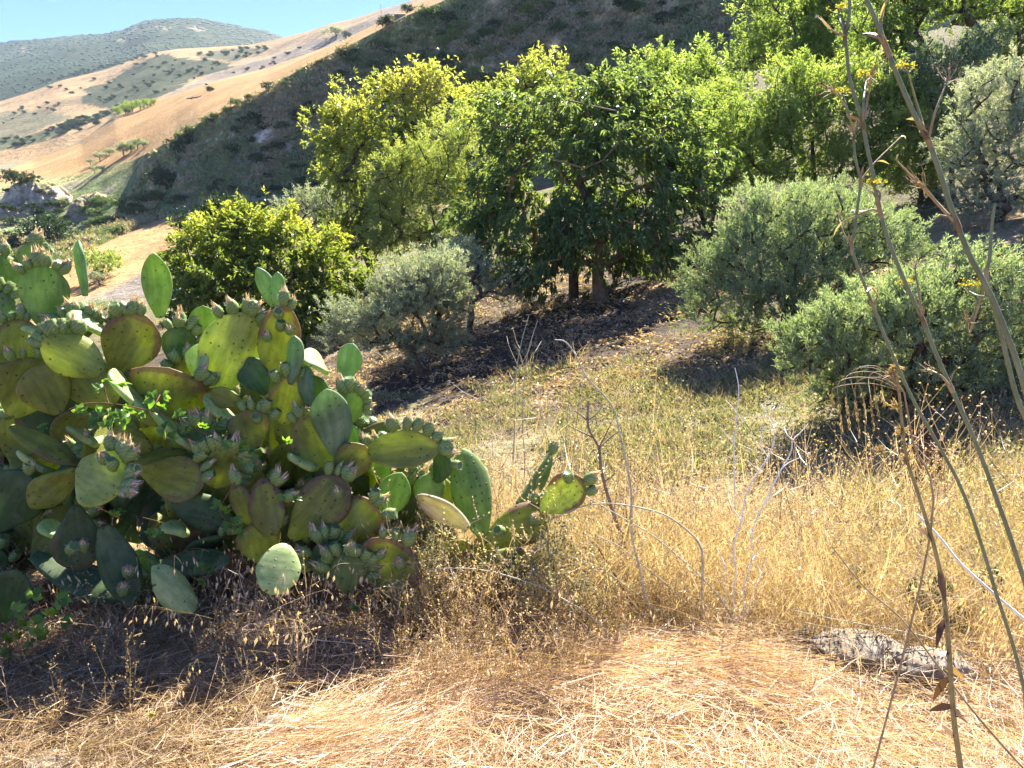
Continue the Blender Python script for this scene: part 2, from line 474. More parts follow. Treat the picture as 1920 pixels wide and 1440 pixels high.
def cov_cliff(v, px, py):
    a = noise(v, 0.09, 41, 4); b = noise(v, 0.33, 43, 3)
    e3 = noise(v, 0.5, 45, 3)
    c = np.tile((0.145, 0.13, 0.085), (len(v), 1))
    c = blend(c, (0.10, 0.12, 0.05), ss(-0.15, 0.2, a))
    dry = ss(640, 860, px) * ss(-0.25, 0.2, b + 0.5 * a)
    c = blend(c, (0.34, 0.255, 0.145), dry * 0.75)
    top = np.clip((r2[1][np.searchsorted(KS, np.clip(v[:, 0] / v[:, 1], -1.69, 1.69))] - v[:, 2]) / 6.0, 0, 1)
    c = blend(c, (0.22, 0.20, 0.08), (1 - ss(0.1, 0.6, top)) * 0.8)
    j = px + 10 * b; k = py + 10 * a
    for poly in ([(470, 268), (480, 245), (515, 238), (522, 262), (495, 272)], [(528, 280), (540, 260), (553, 266), (545, 288)], [(563, 232), (577, 228), (584, 282), (574, 284)], [(482, 292), (498, 290), (497, 314), (488, 314)], [(388, 268), (402, 250), (440, 245), (432, 262)], [(330, 330), (350, 318), (368, 350), (345, 350)]):
        c[inpoly(j + 8 * e3, k + 8 * e3, poly) & (e3 > -0.12)] = (0.34, 0.285, 0.225)
    return c * (1 + 0.25 * b[:, None])

def cov_field(v, px, py):
    a = noise(v * np.array((1, 0.35, 0.6)), 0.05, 51, 4)
    c = np.tile((0.60, 0.365, 0.16), (len(v), 1))
    c = blend(c, (0.68, 0.45, 0.22), ss(0, 0.5, a) * 0.7)
    c = blend(c, (0.42, 0.28, 0.15), ss(0.1, -0.5, a) * 0.6)
    rows = inpoly(px, py, [(-500, 305), (0, 300), (150, 258), (160, 266), (60, 300), (0, 325), (-500, 330)])
    c[rows] = (0.33, 0.29, 0.18)
    gre = inpoly(px, py, [(-500, 300), (0, 296), (120, 262), (200, 220), (215, 224), (130, 272), (0, 308), (-500, 310)])
    c[gre] = (0.24, 0.22, 0.12)
    return c

def cov_hill(v, px, py):
    a = noise(v, 0.02, 61, 4); b = noise(v, 0.06, 63, 3)
    c = np.tile((0.58, 0.39, 0.20), (len(v), 1))
    c = blend(c, (0.42, 0.32, 0.2), ss(0, 0.5, a) * 0.6)
    e1 = noise(v, 0.05, 65, 4); e2 = noise(v, 0.05, 67, 4); j = px + 22 * e1; k = py + 9 * e2
    c[inpoly(j, k, [(300, 196), (345, 166), (400, 140), (460, 121), (560, 86), (640, 56), (715, 25), (770, 0), (770, 20), (640, 82), (500, 134), (400, 158)])] = (0.40, 0.32, 0.245)
    c[inpoly(j, k, [(372, 140), (470, 112), (560, 88), (562, 92), (470, 120), (390, 145)])] = (0.52, 0.40, 0.26)
    c[inpoly(j, k, [(152, 186), (170, 165), (215, 145), (255, 122), (270, 108), (300, 104), (370, 110), (435, 116), (430, 126), (380, 142), (340, 162), (310, 178), (230, 204), (195, 204), (158, 198)])] = (0.125, 0.135, 0.075)
    c[inpoly(j, k, [(365, 102), (420, 94), (500, 88), (512, 94), (440, 113), (380, 110)])] = (0.21, 0.20, 0.12)
    c[inpoly(j, k, [(-500, 225), (0, 212), (60, 206), (120, 214), (125, 228), (60, 246), (0, 262), (-500, 290)])] = (0.29, 0.255, 0.15)
    c[inpoly(j, k, [(-500, 300), (0, 262), (100, 240), (180, 214), (212, 203), (225, 212), (120, 250), (0, 285), (-500, 310)])] = (0.18, 0.19, 0.10)
    return c * (1 + 0.12 * b[:, None])

def cov_mount(v, px, py):
    a = noise(v, 0.006, 71, 4); b = noise(v, 0.02, 73, 3)
    c = np.tile((0.085, 0.115, 0.06), (len(v), 1))
    c = blend(c, (0.16, 0.165, 0.09), ss(0, 0.4, b) * 0.7)
    j = px + 8 * b; k = py + 4 * a
    for poly in ([(292, 52), (304, 48), (322, 58), (310, 60)], [(235, 62), (255, 50), (262, 54), (245, 64)], [(350, 55), (370, 48), (392, 58), (365, 62)], [(30, 98), (45, 90), (55, 98)], [(215, 78), (230, 72), (232, 80)]):
        c[inpoly(j, k, poly)] = (0.42, 0.35, 0.24)
    return c * (1 + 0.2 * b[:, None])

sheet('valley', [loft(r0, r1, 60, lambda t: t ** 1.15, 2.2, 0.05, 81)], M_FIELD, cov_valley, 'scrubby valley floor with a small golden field below the hillside', 'valley')
cl = loft(r1, r2, 56)
kw = ss(-0.45, -0.40, KS)[None, :]          # the cliff proper starts where the ground stops climbing gently
tt = np.linspace(0, 1, 56)[:, None]
bul = noise(cl, 0.07, 91, 5) * 3.2 + noise(cl, 0.25, 92, 3) * 1.0
cl[..., 1] += bul * kw * np.sin(np.pi * tt) ** 0.5 * 1.3
cl[..., 2] += noise(cl, 0.05, 93, 4) * 2.0 * np.sin(np.pi * tt) ** 0.6
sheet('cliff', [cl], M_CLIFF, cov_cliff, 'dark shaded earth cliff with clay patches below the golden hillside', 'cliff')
sheet('golden_hillside', [loft(r2, r3, 60, None, 1.8, 0.02, 95), loft(r3, w0, 6)[1:]], M_FIELD, cov_field, 'sunlit golden stubble field sloping down above the dark cliff', 'field')
sheet('far_hills', [loft(w0, w1, 84, None, 10.0, 0.008, 97), loft(w1, m0, 5)[1:]], M_HILL, cov_hill, 'pale tan far hills with scrubby patches below the mountain', 'hill')
sheet('mountain', [loft(m0, m1, 60, lambda t: t ** 0.9, 40.0, 0.0022, 99), loft(m1, m2, 5)[1:]], M_MOUNT, cov_mount, 'distant wooded mountain ridge under the blue sky', 'mountain')

_v = []; _f = []; _n = 0
for vv, ff in TERR:
    _v.append(vv); _f.append(ff + _n); _n += len(vv)
BV = BVHTree.FromPolygons(np.concatenate(_v).tolist(), np.concatenate(_f).tolist())

def hit(px, py):
    u, dy, dz = pdir(px, py)
    loc, nor, idx, d = BV.ray_cast(Vector((0, 0, CAM_Z)), Vector((u, dy, dz)).normalized())
    return None if loc is None else np.array(loc)

def drop(x, y):
    loc, nor, idx, d = BV.ray_cast(Vector((float(x), float(y), 900.0)), Vector((0, 0, -1)))
    return None if loc is None else loc.z

# --- eroded clay hillocks in the valley
def hillock(name, px, ptop, pbase, hw, seed, cols, label, rough=1.0, depth=0.8):
    b = hit(px, pbase)
    m = mpp(b); rx = hw * m; H = (pbase - ptop) * m
    n = 110
    u = np.linspace(-1.25, 1.25, n); gx, gy = np.meshgrid(u, u)
    rr = np.sqrt(gx ** 2 + gy ** 2)
    q = np.stack([gx * rx, gy * rx * depth, gx * 0], -1)
    nz = noise(q, 2.2 / rx, seed, 5)
    gul = np.abs(noise(np.stack([np.arctan2(gy, gx) * 2.2, rr * 0.6, gx * 0 + seed], -1), 1.6, seed + 8, 3))
    hh = H * ss(1.15, 0.15, rr + nz * 0.5 * rough + 0.12 * gul) * (1 + 0.25 * nz) * (1 - 0.2 * gul * ss(0.1, 0.5, rr))
    X = b[0] + q[..., 0]; Yv = b[1] + rx * depth * 0.9 + q[..., 1]
    Z = b[2] + hh + (Yv - b[1]) * 0.10 + noise(q, 5 / rx, seed + 3, 4) * H * 0.12 * rough - 0.8
    Z = np.where(rr > 1.15, Z - 2.0, Z)
    v = np.stack([X, Yv, Z], -1).reshape(-1, 3)
    a = noise(v, 4.0 / rx, seed + 5, 4); st = hh.ravel() / H
    c = np.tile(cols[0], (len(v), 1)); c = blend(c, cols[1], ss(-0.1, 0.25, a)); c = blend(c, cols[2], ss(0.75, 0.95, st + 0.25 * a))
    f = grid_faces(n, n)
    o = obj(name, mesh_np(name, v, f, M_CLIFF, True, {'cover': np.clip(c, 0, 1)}))
    tag(o, label, 'hillock', 'eroded hillocks in the valley', 'structure')
    return v, f

HILLS = [hillock('hillock', 30, 336, 405, 100, 101, ((0.33, 0.275, 0.21), (0.17, 0.14, 0.085), (0.19, 0.18, 0.08)), 'pale grey eroded clay hillock at the left edge with a tree on top'),
         hillock('hillock', 163, 358, 404, 58, 111, ((0.20, 0.155, 0.10), (0.15, 0.13, 0.07), (0.27, 0.22, 0.11)), 'small dark brown flat topped hillock between two larger ones'),
         hillock('hillock', 292, 268, 385, 85, 121, ((0.24, 0.19, 0.11), (0.16, 0.16, 0.06), (0.25, 0.24, 0.09)), 'grassy hillock with green rim below the shaded cliff')]
_n0 = _n
for vv, ff in HILLS: _v.append(vv); _f.append(ff + _n); _n += len(vv)
BV = BVHTree.FromPolygons(np.concatenate(_v).tolist(), np.concatenate(_f).tolist())

# ================================================================== TREES
def grow(base, lobes, nat, rng, trunk_top=None, spread=1.0, shell=0.45, rtip=0.006, rmax=None, nstems=1):
    """greedy branch skeleton from trunk base to points spread through the crown lobes"""
    base = np.asarray(base, float)
    vols = np.array([l[3] * l[4] * l[5] for l in lobes]) ** 0.75
    cnt = np.maximum(4, (nat * vols / vols.sum()).astype(int))
    att = []
    for l, n in zip(lobes, cnt):
        d = unit(rng.normal(size=(n, 3))); r = rng.random(n) ** shell
        d[:, 2] = np.where(d[:, 2] < -0.5, -d[:, 2], d[:, 2])
        lump_ = 1 + 0.42 * noise(d + np.array(l[:3]), 1.6, 77, 2) + 0.22 * (rng.random(n) < 0.12)
        att.append(np.array(l[:3]) + d * (r * lump_)[:, None] * np.array(l[3:6]))
    att = np.concatenate(att)
    nodes = [base]; par = [-1]
    if trunk_top is None:
        cen = att.mean(0); trunk_top = base + (cen - base) * np.array((0.45, 0.45, 0.42))
    for s in range(nstems):
        tt = np.asarray(trunk_top, float) + (rng.normal(size=3) * 0.25 * np.linalg.norm(trunk_top - base) if nstems > 1 else 0)
        last = 0
        for k in range(1, 5):
            t = k / 4
            nodes.append(base + (tt - base) * t + rng.normal(size=3) * np.linalg.norm(tt - base) * 0.035 * (k < 4)); par.append(last); last = len(nodes) - 1
    pts = np.array(nodes)
    order = np.argsort(np.linalg.norm(att - base, axis=1) + rng.random(len(att)) * 0.3)
    step = 0.16 * np.linalg.norm(att.max(0) - att.min(0)) * spread
    tips = []
    for a in att[order]:
        d = pts - a; d2 = np.sqrt((d * d).sum(1)) + 0.25 * np.maximum(0, pts[:, 2] - a[2])
        d2[0] += 50; i = int(np.argmin(d2)); p = pts[i]; L = np.linalg.norm(a - p)
        n = max(1, int(math.ceil(L / step)))
        last = i
        bow = rng.normal(size=3) * L * 0.07 + np.array((0, 0, 0.06 * L))
        new = []
        for k in range(1, n + 1):
            t = k / n
            q = p + (a - p) * t + bow * math.sin(math.pi * t)
            new.append(q); par.append(last); last = len(pts) + len(new) - 1
        pts = np.vstack([pts, new]); tips.append(last)
    par = np.array(par)
    nch = [[] for _ in pts]
    for i, p in enumerate(par):
        if p >= 0: nch[p].append(i)
    rad = np.full(len(pts), rtip)
    for i in range(len(pts) - 1, -1, -1):
        if nch[i]: rad[i] = max(rtip, (sum(rad[c] ** 2.35 for c in nch[i])) ** (1 / 2.35))
    if rmax: rad = rad * rmax / rad[0] if rad[0] > 0 else rad
    rad = np.maximum(rad, rtip * 0.5)
    # chains
    chains = []
    stack = [(0, None)]
    while stack:
        i, p = stack.pop()
        ch = [i] if p is None else [p, i]
        cur = i
        while nch[cur]:
            ks = sorted(nch[cur], key=lambda c: -rad[c])
            for o in ks[1:]: stack.append((o, cur))
            cur = ks[0]; ch.append(cur)
        if len(ch) > 1: chains.append(ch)
    return pts, par, rad, chains, np.array(tips), nch

def tree_mesh(base, lobes, rng, nat=200, nleaf=20000, L=(0.1, 0.14), W=(0.04, 0.05), clump=0.22, droop=0.0, up=0.0, bark=M_BARK, leafm=M_ALMOND,
              trunk_top=None, rmax=None, rtip=0.006, sides=6, nstems=1, shell=0.45, tint_top=0.35, out=0.6, min_branch=0.0, along=0.4, name='tree', hint=(0, 0, 0.8), spt=7, shl=(0.9, 2.0), fwd=0.75):
    pts, par, rad, chains, tips, nch = grow(base, lobes, nat, rng, trunk_top, 1.0, shell, rtip, rmax, nstems)
    origin = np.asarray(base, float)
    tb = MB(); br = MB()
    for n, ch in enumerate(chains):
        c = pts[ch]; r = rad[ch].copy()
        if n > 0: r[0] = min(r[0], r[1] * 1.25)
        else:
            r[0] *= 1.45
        if r[1] < min_branch: continue
        v, f = tube(c - origin, r, sides if n == 0 else max(4, sides - 2))
        (tb if n == 0 else br).add(v, f)
    # leafy shoots round the tips: leaves sit along each shoot
    nsh = len(tips) * spt
    sk = np.repeat(np.arange(len(tips)), spt); ti = tips[sk]; tp = pts[ti]; pp = pts[par[ti]]
    t = np.where(rng.random(nsh) < along, rng.random(nsh) ** 0.7, 1.0)
    sb = pp + (tp - pp) * t[:, None] + rng.normal(size=(nsh, 3)) * clump * 0.85
    cen = np.array([l[:3] for l in lobes]).mean(0)
    sd = unit(sb - cen) * out + unit(tp - pp) * 0.35 + rng.normal(size=(nsh, 3)) * 0.42
    sd[:, 2] += up - 0.5 * droop
    sd = unit(sd); sl = clump * rng.uniform(shl[0], shl[1], nsh)
    wgt = (0.3 + rng.random(nsh)) * (0.22 + 1.2 * rng.random(len(tips)) ** 1.4)[sk]; wgt /= wgt.sum()
    j = rng.choice(nsh, nleaf, p=wgt); s = rng.random(nleaf) ** 0.85
    rad_ = unit(np.cross(sd[j], rng.normal(size=(nleaf, 3))))
    ln = rng.uniform(*L, nleaf); wd = rng.uniform(*W, nleaf)
    pos = sb[j] + sd[j] * (sl[j] * s)[:, None] + rad_ * (ln * 0.12)[:, None]
    pos[:, 2] -= droop * 0.25 * sl[j] * s ** 2
    ax = sd[j] * fwd + rad_ * 0.75 + rng.normal(size=(nleaf, 3)) * 0.22
    ax[:, 2] += 0.35 * up - droop
    v, f = leaves(pos - origin, ax, ln, wd, rng, hint=np.array(hint))
    ct = noise(sb, 0.9, 7, 2)[j] * 0.25 + rng.normal(size=nsh)[j] * 0.10
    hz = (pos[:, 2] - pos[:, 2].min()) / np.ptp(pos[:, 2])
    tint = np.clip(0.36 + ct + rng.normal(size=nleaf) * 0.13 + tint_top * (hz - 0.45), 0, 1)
    lm = mesh_np(name + '_leaves', v, f, leafm, False, {'tint': np.repeat(tint, 4)})
    return tb.mesh(name + '_trunk', [bark]), (br.mesh(name + '_branches', [bark]) if br.n else None), lm

def lob(Y, *l):
    """crown lobes from photo positions: (px, py, rx, ry[, dy[, depth ratio]]) at distance Y"""
    out = []
    for q in l:
        px, py, rx, ry = q[:4]; dy = q[4] if len(q) > 4 else 0.0; dr = q[5] if len(q) > 5 else 1.0
        p = P(px, py, Y + dy); m = mpp(p)
        out.append((p[0], p[1], p[2], rx * m, (rx + ry) * 0.5 * m * dr, ry * m))
    return out

def place_tree(name, label, cat, basepx, Y, lobes, seed, group=None, ground_base=True, **kw):
    """basepx: photo x of the trunk foot; the foot stands on the ground at distance Y"""
    rng = np.random.default_rng(seed)
    x = P(basepx, 500, Y)[0]
    z = drop(x, Y)
    b = np.array((x, Y, z - 0.05))
    tm, bm, lm = tree_mesh(b, lobes, rng, name=name, **kw)
    o = thing(name, label, cat, b, group)
    t = obj('trunk', tm, o)
    if bm: obj('branches', bm, t)
    obj('crown', lm, o)
    return o, b

# --- big dark green tree, two trunks
T1 = lob(22, (1110, 320, 190, 150), (980, 270, 95, 100), (1090, 212, 105, 64), (935, 400, 95, 85), (1240, 330, 110, 110), (1200, 228, 88, 66), (1300, 330, 55, 80), (1010, 470, 90, 70, -1.2), (1130, 430, 130, 70, -1.5), (1230, 460, 60, 75, -0.5), (890, 440, 55, 55), (960, 520, 55, 45, -1.5), (1140, 168, 45, 28), (1050, 490, 70, 40, -1.0), (1190, 490, 60, 40, 0.5), (1000, 535, 50, 25, -1.2), (1100, 470, 120, 45, 1.0), (1080, 400, 150, 60, 1.5))
o, b1 = place_tree('broadleaf_tree', 'large dark green broadleaf tree with two trunks in the middle of the grove', 'tree', 1128, 21.5, T1, 11,
              nat=500, nleaf=46000, L=(0.12, 0.22), W=(0.05, 0.085), clump=0.25, droop=0.75, leafm=M_WALNUT, rmax=0.17, bark=M_BARK_TAN, tint_top=0.3, sides=8, trunk_top=P(1120, 410, 21.5), min_branch=0.012)
x2 = P(1077, 500, 22.3)[0]
tv, tf = tube(smooth_path([np.array((x2, 22.3, drop(x2, 22.3) - 0.1)), P(1076, 500, 22.2), P(1082, 440, 22.0), P(1100, 380, 21.8), P(1070, 300, 21.8), P(1040, 240, 21.8)], 4) - b1, np.linspace(0.16, 0.05, 21), 8)
m = MB(); m.add(tv, tf); obj('trunk', m.mesh('second_trunk', [M_BARK]), o)

# --- yellowing tree behind, bare twigs on top
T2 = lob(34, (655, 215, 48, 38), (720, 185, 52, 40), (770, 175, 40, 34), (828, 190, 40, 42), (640, 270, 45, 50), (700, 270, 70, 60), (650, 350, 45, 60), (700, 400, 60, 60), (790, 240, 50, 45), (640, 420, 40, 40), (680, 460, 70, 40), (760, 300, 60, 60))
o_y, b_y = place_tree('yellowing_tree', 'tall yellowing tree with bare twigs showing at its top, against the dark cliff', 'tree', 690, 34, T2, 12,
           nat=280, nleaf=25000, L=(0.13, 0.24), W=(0.06, 0.10), clump=0.34, droop=0.2, leafm=M_YELLOW, rmax=0.2, tint_top=0.75, trunk_top=P(700, 360, 34), shell=0.4, rtip=0.011)
rt = np.random.default_rng(28); mtw = MB()
for q in range(16):
    a = P(690 + 140 * rt.random(), 190, 34); e = P(700 + 130 * rt.random(), 132 + 34 * rt.random(), 34 + rt.normal())
    md_ = (a + e) / 2 + rt.normal(size=3) * 0.12
    v, f = tube(smooth_path([a, md_, e], 3) - b_y, np.linspace(0.022, 0.007, 7), 4); mtw.add(v, f)
    for r in range(3):
        e2 = md_ + (e - md_) * rt.random(); v, f = tube(np.array([e2, e2 + rt.normal(size=3) * 0.2 + (0, 0, 0.2), e2 + rt.normal(size=3) * 0.3 + (0, 0, 0.4)]) - b_y, [0.01, 0.008, 0.005], 4); mtw.add(v, f)
obj('bare_twigs', mtw.mesh('bare_twigs', [M_BARK_TAN]), o_y)
# --- feathery pale tree
T3 = lob(30, (800, 330, 85, 70), (860, 270, 50, 50), (760, 400, 65, 55), (850, 380, 60, 60), (740, 330, 40, 45), (800, 440, 70, 40), (740, 450, 60, 35), (850, 460, 50, 40))
place_tree('feathery_tree', 'pale yellow green feathery tree left of the big dark tree', 'tree', 790, 30, T3, 13,
           nat=260, nleaf=34000, L=(0.10, 0.19), W=(0.022, 0.035), clump=0.26, up=0.35, leafm=M_FEATHER, rmax=0.14, tint_top=0.5, rtip=0.008)
T3b = lob(37, (950, 200, 60, 35), (1010, 165, 50, 35), (900, 215, 40, 30), (940, 260, 70, 50))
place_tree('yellowing_tree', 'small yellow tipped tree peeping up behind the big dark tree', 'tree', 950, 37, T3b, 14,
           nat=120, nleaf=12000, L=(0.14, 0.24), W=(0.06, 0.09), clump=0.36, leafm=M_YELLOW, rmax=0.12, tint_top=0.5)

# --- lime tree at lower left, behind the cactus
T4 = lob(24, (420, 470, 75, 55), (375, 520, 60, 55), (505, 470, 65, 55), (460, 540, 100, 60, -0.6), (590, 520, 55, 55), (655, 545, 48, 42), (560, 590, 70, 50, -0.8), (400, 590, 80, 50), (630, 590, 50, 40), (470, 430, 50, 30), (600, 470, 30, 40))
place_tree('lime_green_tree', 'yellow green spreading tree right behind the cactus', 'tree', 500, 24, T4, 15,
           nat=280, nleaf=36000, L=(0.11, 0.2), W=(0.05, 0.085), clump=0.27, droop=0.15, leafm=M_LIME, rmax=0.17, tint_top=0.75)

# --- olives on the left
T5 = lob(17, (795, 555, 68, 68), (745, 575, 55, 50), (685, 612, 58, 38), (840, 590, 38, 55), (835, 530, 40, 45), (645, 630, 35, 25), (740, 640, 70, 30), (830, 640, 38, 30))
place_tree('olive_tree', 'silvery olive tree with leaning trunk to the right of the cactus', 'tree', 792, 17, T5, 16,
           nat=420, nleaf=62000, L=(0.05, 0.09), W=(0.013, 0.02), clump=0.15, up=0.5, leafm=M_OLIVE, rmax=0.11, trunk_top=P(762, 635, 17), tint_top=0.35, rtip=0.005, hint=(0, 0, 0.2))
T5b = lob(20.5, (860, 495, 45, 28), (890, 520, 40, 30), (820, 500, 40, 25), (920, 545, 50, 35))
place_tree('olive_tree', 'low olive tree tucked under the left side of the big dark tree', 'tree', 880, 20.5, T5b, 17,
           nat=110, nleaf=12000, L=(0.06, 0.1), W=(0.015, 0.022), clump=0.18, up=0.5, leafm=M_OLIVE, rmax=0.09, hint=(0, 0, 0.2))

# --- olives on the right
T6 = lob(14.3, (1440, 470, 120, 75), (1350, 530, 70, 60), (1570, 470, 95, 75), (1660, 480, 75, 70), (1425, 400, 60, 40), (1520, 395, 80, 45), (1320, 590, 48, 38), (1410, 580, 90, 55, -0.5), (1540, 560, 110, 70, -0.3), (1610, 420, 60, 50), (1700, 540, 60, 60), (1380, 620, 60, 30))
place_tree('olive_tree', 'wide bushy olive tree on the right, behind the lower olive', 'tree', 1480, 14.5, T6, 18,
           nat=620, nleaf=82000, L=(0.05, 0.085), W=(0.012, 0.019), clump=0.14, up=0.9, leafm=M_OLIVE_G, rmax=0.13, tint_top=0.35, rtip=0.005, nstems=3, hint=(0, 0, 0.2))
T7 = lob(9.8, (1620, 640, 110, 75), (1540, 680, 75, 60), (1740, 620, 110, 85), (1860, 600, 90, 90), (1640, 720, 100, 60), (1580, 760, 60, 40), (1760, 710, 110, 70), (1880, 700, 70, 70), (1490, 640, 40, 35), (1700, 560, 80, 40), (1820, 520, 80, 40), (1950, 620, 60, 80))
place_tree('olive_tree', 'nearest olive tree on the right with branches down to the ground', 'tree', 1720, 10.0, T7, 19,
           nat=560, nleaf=80000, L=(0.045, 0.08), W=(0.010, 0.016), clump=0.115, up=0.9, leafm=M_OLIVE_G, rmax=0.12, tint_top=0.3, rtip=0.004, nstems=2, hint=(0, 0, 0.2))

# --- light green trees, upper right
T8 = lob(24, (1520, 225, 110, 80), (1450, 270, 80, 70), (1610, 200, 80, 75), (1660, 260, 60, 70), (1390, 290, 45, 50), (1560, 290, 100, 50), (1500, 160, 60, 45), (1690, 200, 45, 50), (1440, 330, 60, 30), (1520, 330, 110, 30), (1640, 320, 70, 35), (1380, 240, 50, 60))
place_tree('light_green_tree', 'light green bushy tree with many thin stems above the olives', 'tree', 1530, 24, T8, 20,
           nat=460, nleaf=58000, L=(0.08, 0.15), W=(0.026, 0.042), clump=0.24, up=0.45, leafm=M_ALMOND, rmax=0.11, tint_top=0.5, nstems=5, trunk_top=P(1540, 290, 24), rtip=0.008)
T9 = lob(33, (1440, 110, 75, 60), (1370, 190, 70, 50), (1480, 50, 80, 60), (1560, 70, 70, 60), (1310, 180, 50, 45), (1400, 250, 60, 40), (1420, 10, 40, 40), (1330, 250, 60, 50), (1500, 130, 90, 50), (1580, 140, 70, 50), (1550, 10, 80, 50), (1330, 130, 40, 30))
place_tree('light_green_tree', 'pale green tree with dark forked limbs high on the right slope', 'tree', 1500, 33, T9, 21,
           nat=360, nleaf=48000, L=(0.11, 0.19), W=(0.04, 0.06), clump=0.34, up=0.3, leafm=M_ALMOND, rmax=0.16, tint_top=0.5, trunk_top=P(1500, 90, 33), rtip=0.012)
T9b = lob(40, (1230, 138, 42, 22), (1290, 158, 45, 32), (1180, 170, 42, 24), (1250, 190, 75, 42))
place_tree('light_green_tree', 'rounded light green tree top behind the right shoulder of the big dark tree', 'tree', 1250, 40, T9b, 22,
           nat=150, nleaf=14000, L=(0.14, 0.24), W=(0.06, 0.09), clump=0.38, up=0.2, leafm=M_ALMOND, rmax=0.13, tint_top=0.5)
T16 = lob(28, (1325, 265, 55, 60), (1360, 330, 50, 45), (1290, 330, 40, 45), (1350, 210, 45, 40), (1310, 380, 45, 30))
place_tree('light_green_tree', 'feathery light green tree squeezed between the big dark tree and the bushy one', 'tree', 1330, 28, T16, 29,
           nat=200, nleaf=24000, L=(0.09, 0.17), W=(0.03, 0.05), clump=0.26, up=0.4, leafm=M_ALMOND, rmax=0.1, tint_top=0.5, nstems=3, rtip=0.008)
T17 = lob(26, (1700, 300, 45, 50), (1730, 240, 40, 50), (1690, 340, 50, 30), (1750, 310, 35, 40))
place_tree('light_green_tree', 'small light green tree right of the many stemmed bushy tree', 'tree', 1715, 26, T17, 30,
           nat=130, nleaf=15000, L=(0.09, 0.16), W=(0.03, 0.048), clump=0.24, up=0.4, leafm=M_ALMOND, rmax=0.09, tint_top=0.4, nstems=3, rtip=0.008)
T10 = lob(27, (1740, 20, 90, 45), (1860, 30, 80, 50), (1650, 50, 60, 45), (1800, -40, 120, 50), (1920, 60, 50, 45), (1680, -20, 80, 50), (1960, 0, 60, 60), (1700, 90, 50, 40), (1900, 110, 40, 30), (1640, 110, 40, 40))
place_tree('light_green_tree', 'tall tree with dark crooked trunks in the top right corner', 'tree', 1740, 27, T10, 23,
           nat=320, nleaf=34000, L=(0.09, 0.16), W=(0.035, 0.055), clump=0.26, up=0.1, leafm=M_ALMOND, rmax=0.2, tint_top=0.45, nstems=4, trunk_top=P(1760, 90, 27), rtip=0.01)
T11 = lob(20, (1850, 270, 75, 70), (1800, 300, 50, 50), (1905, 220, 60, 70), (1880, 330, 80, 50), (1820, 350, 50, 30), (1940, 290, 50, 70), (1890, 150, 50, 40), (1830, 200, 50, 50), (1950, 180, 40, 60), (1860, 385, 85, 25), (1930, 375, 50, 30))
place_tree('olive_tree', 'grey olive tree at the right edge above the sunlit bank', 'tree', 1860, 20, T11, 24,
           nat=340, nleaf=44000, L=(0.06, 0.10), W=(0.016, 0.024), clump=0.17, up=0.4, leafm=M_OLIVE, rmax=0.12, hint=(0, 0, 0.2))
T12 = lob(24, (1800, 130, 50, 45), (1760, 190, 40, 50), (1740, 260, 40, 40), (1830, 110, 30, 30), (1720, 150, 40, 50), (1790, 240, 50, 40), (1860, 90, 30, 25))
place_tree('dark_shrub', 'dark blue green shrub under the tall tree at upper right', 'shrub', 1780, 24, T12, 25,
           nat=180, nleaf=20000, L=(0.09, 0.14), W=(0.025, 0.035), clump=0.2, up=0.5, leafm=M_OLIVE_G, rmax=0.08, tint_top=-0.3)

# --- grey olives and dark shrub far left of the grove
T13 = lob(58, (570, 395, 45, 28), (615, 385, 35, 30), (540, 410, 30, 20))
place_tree('olive_tree', 'grey olive tree behind the yellow green tree, at the foot of the cliff', 'tree', 575, 58, T13, 26, nat=90, nleaf=9000, L=(0.14, 0.22), W=(0.045, 0.065), clump=0.4, up=0.4, leafm=M_OLIVE, rmax=0.16)
T14 = lob(46, (385, 415, 38, 22), (425, 400, 35, 22), (365, 430, 22, 16), (440, 425, 30, 18))
place_tree('dark_shrub', 'dark green shrub on the golden field edge above the yellow green tree', 'shrub', 400, 46, T14, 27, nat=80, nleaf=8000, L=(0.14, 0.22), W=(0.06, 0.09), clump=0.32, leafm=M_DARKB, rmax=0.1)

# ---------------------------------------------------------------- small far bushes and trees, built once and copied
def bush_proto(name, leafm, seed, nat=70, nleaf=3600, flat=0.75, trunk=0.25, L=(0.05, 0.085), W=(0.026, 0.045)):
    rng = np.random.default_rng(seed)
    lobes = [(rng.normal() * 0.22, rng.normal() * 0.22, trunk + flat * (0.35 + 0.3 * rng.random()), 0.42, 0.42, flat * 0.38) for _ in range(5)]
    tm, bm, lm = tree_mesh(np.zeros(3), lobes, rng, nat=nat, nleaf=nleaf, L=L, W=W, clump=0.085, leafm=leafm, rmax=0.05, rtip=0.008, sides=5, min_branch=0.014, tint_top=0.3, name=name, trunk_top=np.array((0, 0, trunk + flat * 0.2)))
    return tm, lm

